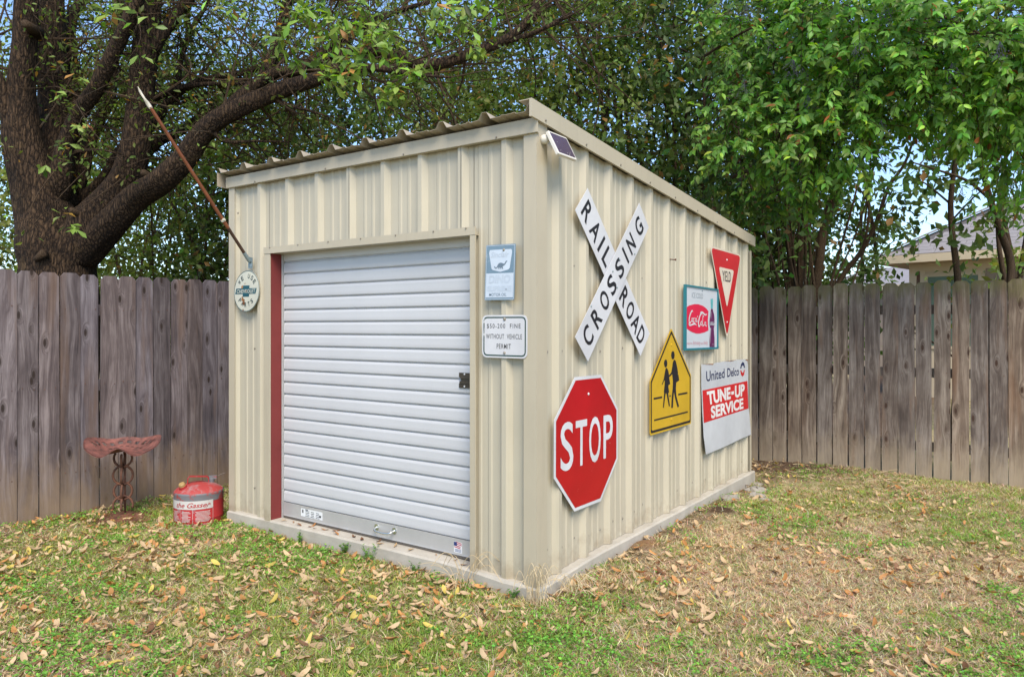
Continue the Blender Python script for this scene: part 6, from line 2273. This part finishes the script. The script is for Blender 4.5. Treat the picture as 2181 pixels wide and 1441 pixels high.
# a few on the door sill
SL = [(-2.10, 0.03), (-2.02, 0.05), (-1.93, 0.02), (-1.84, 0.06), (-1.78, 0.03), (-1.70, 0.05), (-1.62, 0.075), (-1.56, 0.02), (-1.42, 0.045), (-1.33, 0.03), (-1.22, 0.07), (-1.16, 0.02), (-1.06, 0.05), (-0.92, 0.04), (-0.74, 0.06), (-0.58, 0.045), (-0.50, 0.02)]
nf = len(x)
sizes = 0.026 + 0.054 * RNG.random(nf) ** 1.5
order = np.argsort(-((sizes / z + RNG.random(nf) * 0.004) * (np.abs(s) < z * 0.69)))
first = order[:283]
KN = ['leaf_tan'] * 15 + ['leaf_orange'] * 5 + ['leaf_brown'] * 2 + ['leaf_yellow']
LBL = {'leaf_tan': ("pale tan dry", "pale tan fallen leaves"), 'leaf_orange': ("orange brown dry", "orange brown fallen leaves"),
       'leaf_brown': ("dark brown curled", "dark brown fallen leaves"), 'leaf_yellow': ("yellow fallen", "yellow fallen leaves")}


def zone(xx, yy):
    """where on the lawn a leaf lies, told by what is near it"""
    if math.hypot(xx - SX, yy - SY) < 0.75:
        return "around the rusty stool"
    if math.hypot(xx - GX, yy - GY) < 0.65:
        return "beside the red gas can"
    if xx > 0.05 and yy > 2.2:
        return "of the far lawn near the back fence"
    if xx > 0.05 and yy > 0.45:
        return "below the wall of road signs"
    if math.hypot(xx, yy) < 0.8:
        return "at the near corner of the shed"
    if -W < xx < 0 and yy > -0.8:
        return "just in front of the roll-up door"
    if xx < -2.2:
        return "towards the grey fence"
    sl = (xx - CAM[0]) * RGT[0] + (yy - CAM[1]) * RGT[1]
    if sl > 0.55:
        return "in the right foreground"
    return "in the middle foreground" if sl > -0.75 else "in the left foreground"
FM = {}
for kn in LBL:
    for i, (vs, fs) in enumerate(SH):
        bb = B()
        bb.add(vs, fs)
        FM[kn, i] = bb.mesh("fallen_leaf", M[kn], True)


def drop(xx, yy, z_, size, kn, flat=0.38, lab_=None, grp=None):
    o = link("fallen_leaf", FM[kn, random.randrange(5)])
    o.location = (xx, yy, z_)
    o.rotation_euler = (random.gauss(0, flat), random.gauss(0, flat), random.random() * 6.283)
    o.scale = (size * random.uniform(0.8, 1.15), size, size)
    lb_, g_ = LBL[kn]
    zn = zone(xx, yy)
    return tag(o, lab_ or f"{lb_} oak leaf on the grass {zn}", "leaf", grp or f"{g_} {zn}")


for i in first:
    drop(x[i], y[i], zz[i], sizes[i], random.choice(KN))
for (a, c_) in SL:
    kn = random.choice(['leaf_brown', 'leaf_orange', 'leaf_tan'])
    drop(a, c_ - 0.005, slab_top(a, 0.3) + 0.006, random.uniform(0.025, 0.075), kn, 0.12, {'leaf_brown': "small dark brown dry leaf on the concrete door sill", 'leaf_orange': "small orange brown dry leaf on the concrete door sill", 'leaf_tan': "small pale dry leaf on the concrete door sill"}[kn], kn.replace('leaf_', '') + " leaves on the door sill")
rest_i = order[283:]
cols = {'leaf_tan': (0.51, 0.365, 0.21), 'leaf_orange': (0.46, 0.225, 0.078), 'leaf_brown': (0.18, 0.09, 0.045), 'leaf_yellow': (0.54, 0.42, 0.10)}
for sidx in range(5):
    pass
Pv, Av, Nv, Sv, Cv = [], [], [], [], []
for i in rest_i:
    Pv.append((x[i], y[i], zz[i]))
    a = random.random() * 6.283
    Av.append((math.cos(a), math.sin(a), random.gauss(0, 0.4)))
    Nv.append((random.gauss(0, 0.4), random.gauss(0, 0.4), 1))
    Sv.append(sizes[i])
    Cv.append(np.array(cols[random.choice(KN)]) * random.uniform(0.8, 1.2))
# chips and scraps of broken leaf and mulch
x2, y2, z2, s2 = yard(35000)
k = RNG.random(len(x2)) < (0.30 + 0.7 * bare(x2, y2)) * 0.55 * (np.minimum(np.hypot(x2 - 0.20, y2 - 2.28), np.hypot(x2 - 0.115, y2 - 1.13)) > 0.13)
for a, c_ in zip(x2[k], y2[k]):
    q = random.random() * 6.283
    Pv.append((a, c_, float(ground_z(a, c_)) + random.uniform(0.004, 0.022)))
    Av.append((math.cos(q), math.sin(q), random.gauss(0, 0.5)))
    Nv.append((random.gauss(0, 0.5), random.gauss(0, 0.5), 1))
    Sv.append(random.uniform(0.012, 0.042))
    Cv.append(np.array(cols[random.choice(KN)]) * random.uniform(0.5, 1.1))
vs, fs = SH[0]
me = cloud_mesh("leaf_litter", vs, fs, np.array(Pv), np.array(Av), np.array(Nv), np.array(Sv), np.array(Cv, np.float32), M['litter'])
tag(link("leaf_litter", me), kind='stuff')
# twigs and mulch strips at the foot of the back fence
mb = B()
for k in range(130):
    xx, yy = random.uniform(-1.6, 1.2), random.uniform(3.75, 4.62)
    a, L_ = random.random() * 6.283, random.uniform(0.04, 0.20)
    z_ = float(ground_z(xx, yy)) + 0.012
    p = np.array([xx, yy, z_])
    d_ = np.array([math.cos(a), math.sin(a), random.gauss(0, 0.12)]) * L_
    mb.tube(smooth([p, p + d_ * 0.5 + np.array([0, 0, 0.008]), p + d_], 3), random.uniform(0.0016, 0.0045), 4)
tag(mb.build("mulch_sticks", M['straw']), kind='stuff')
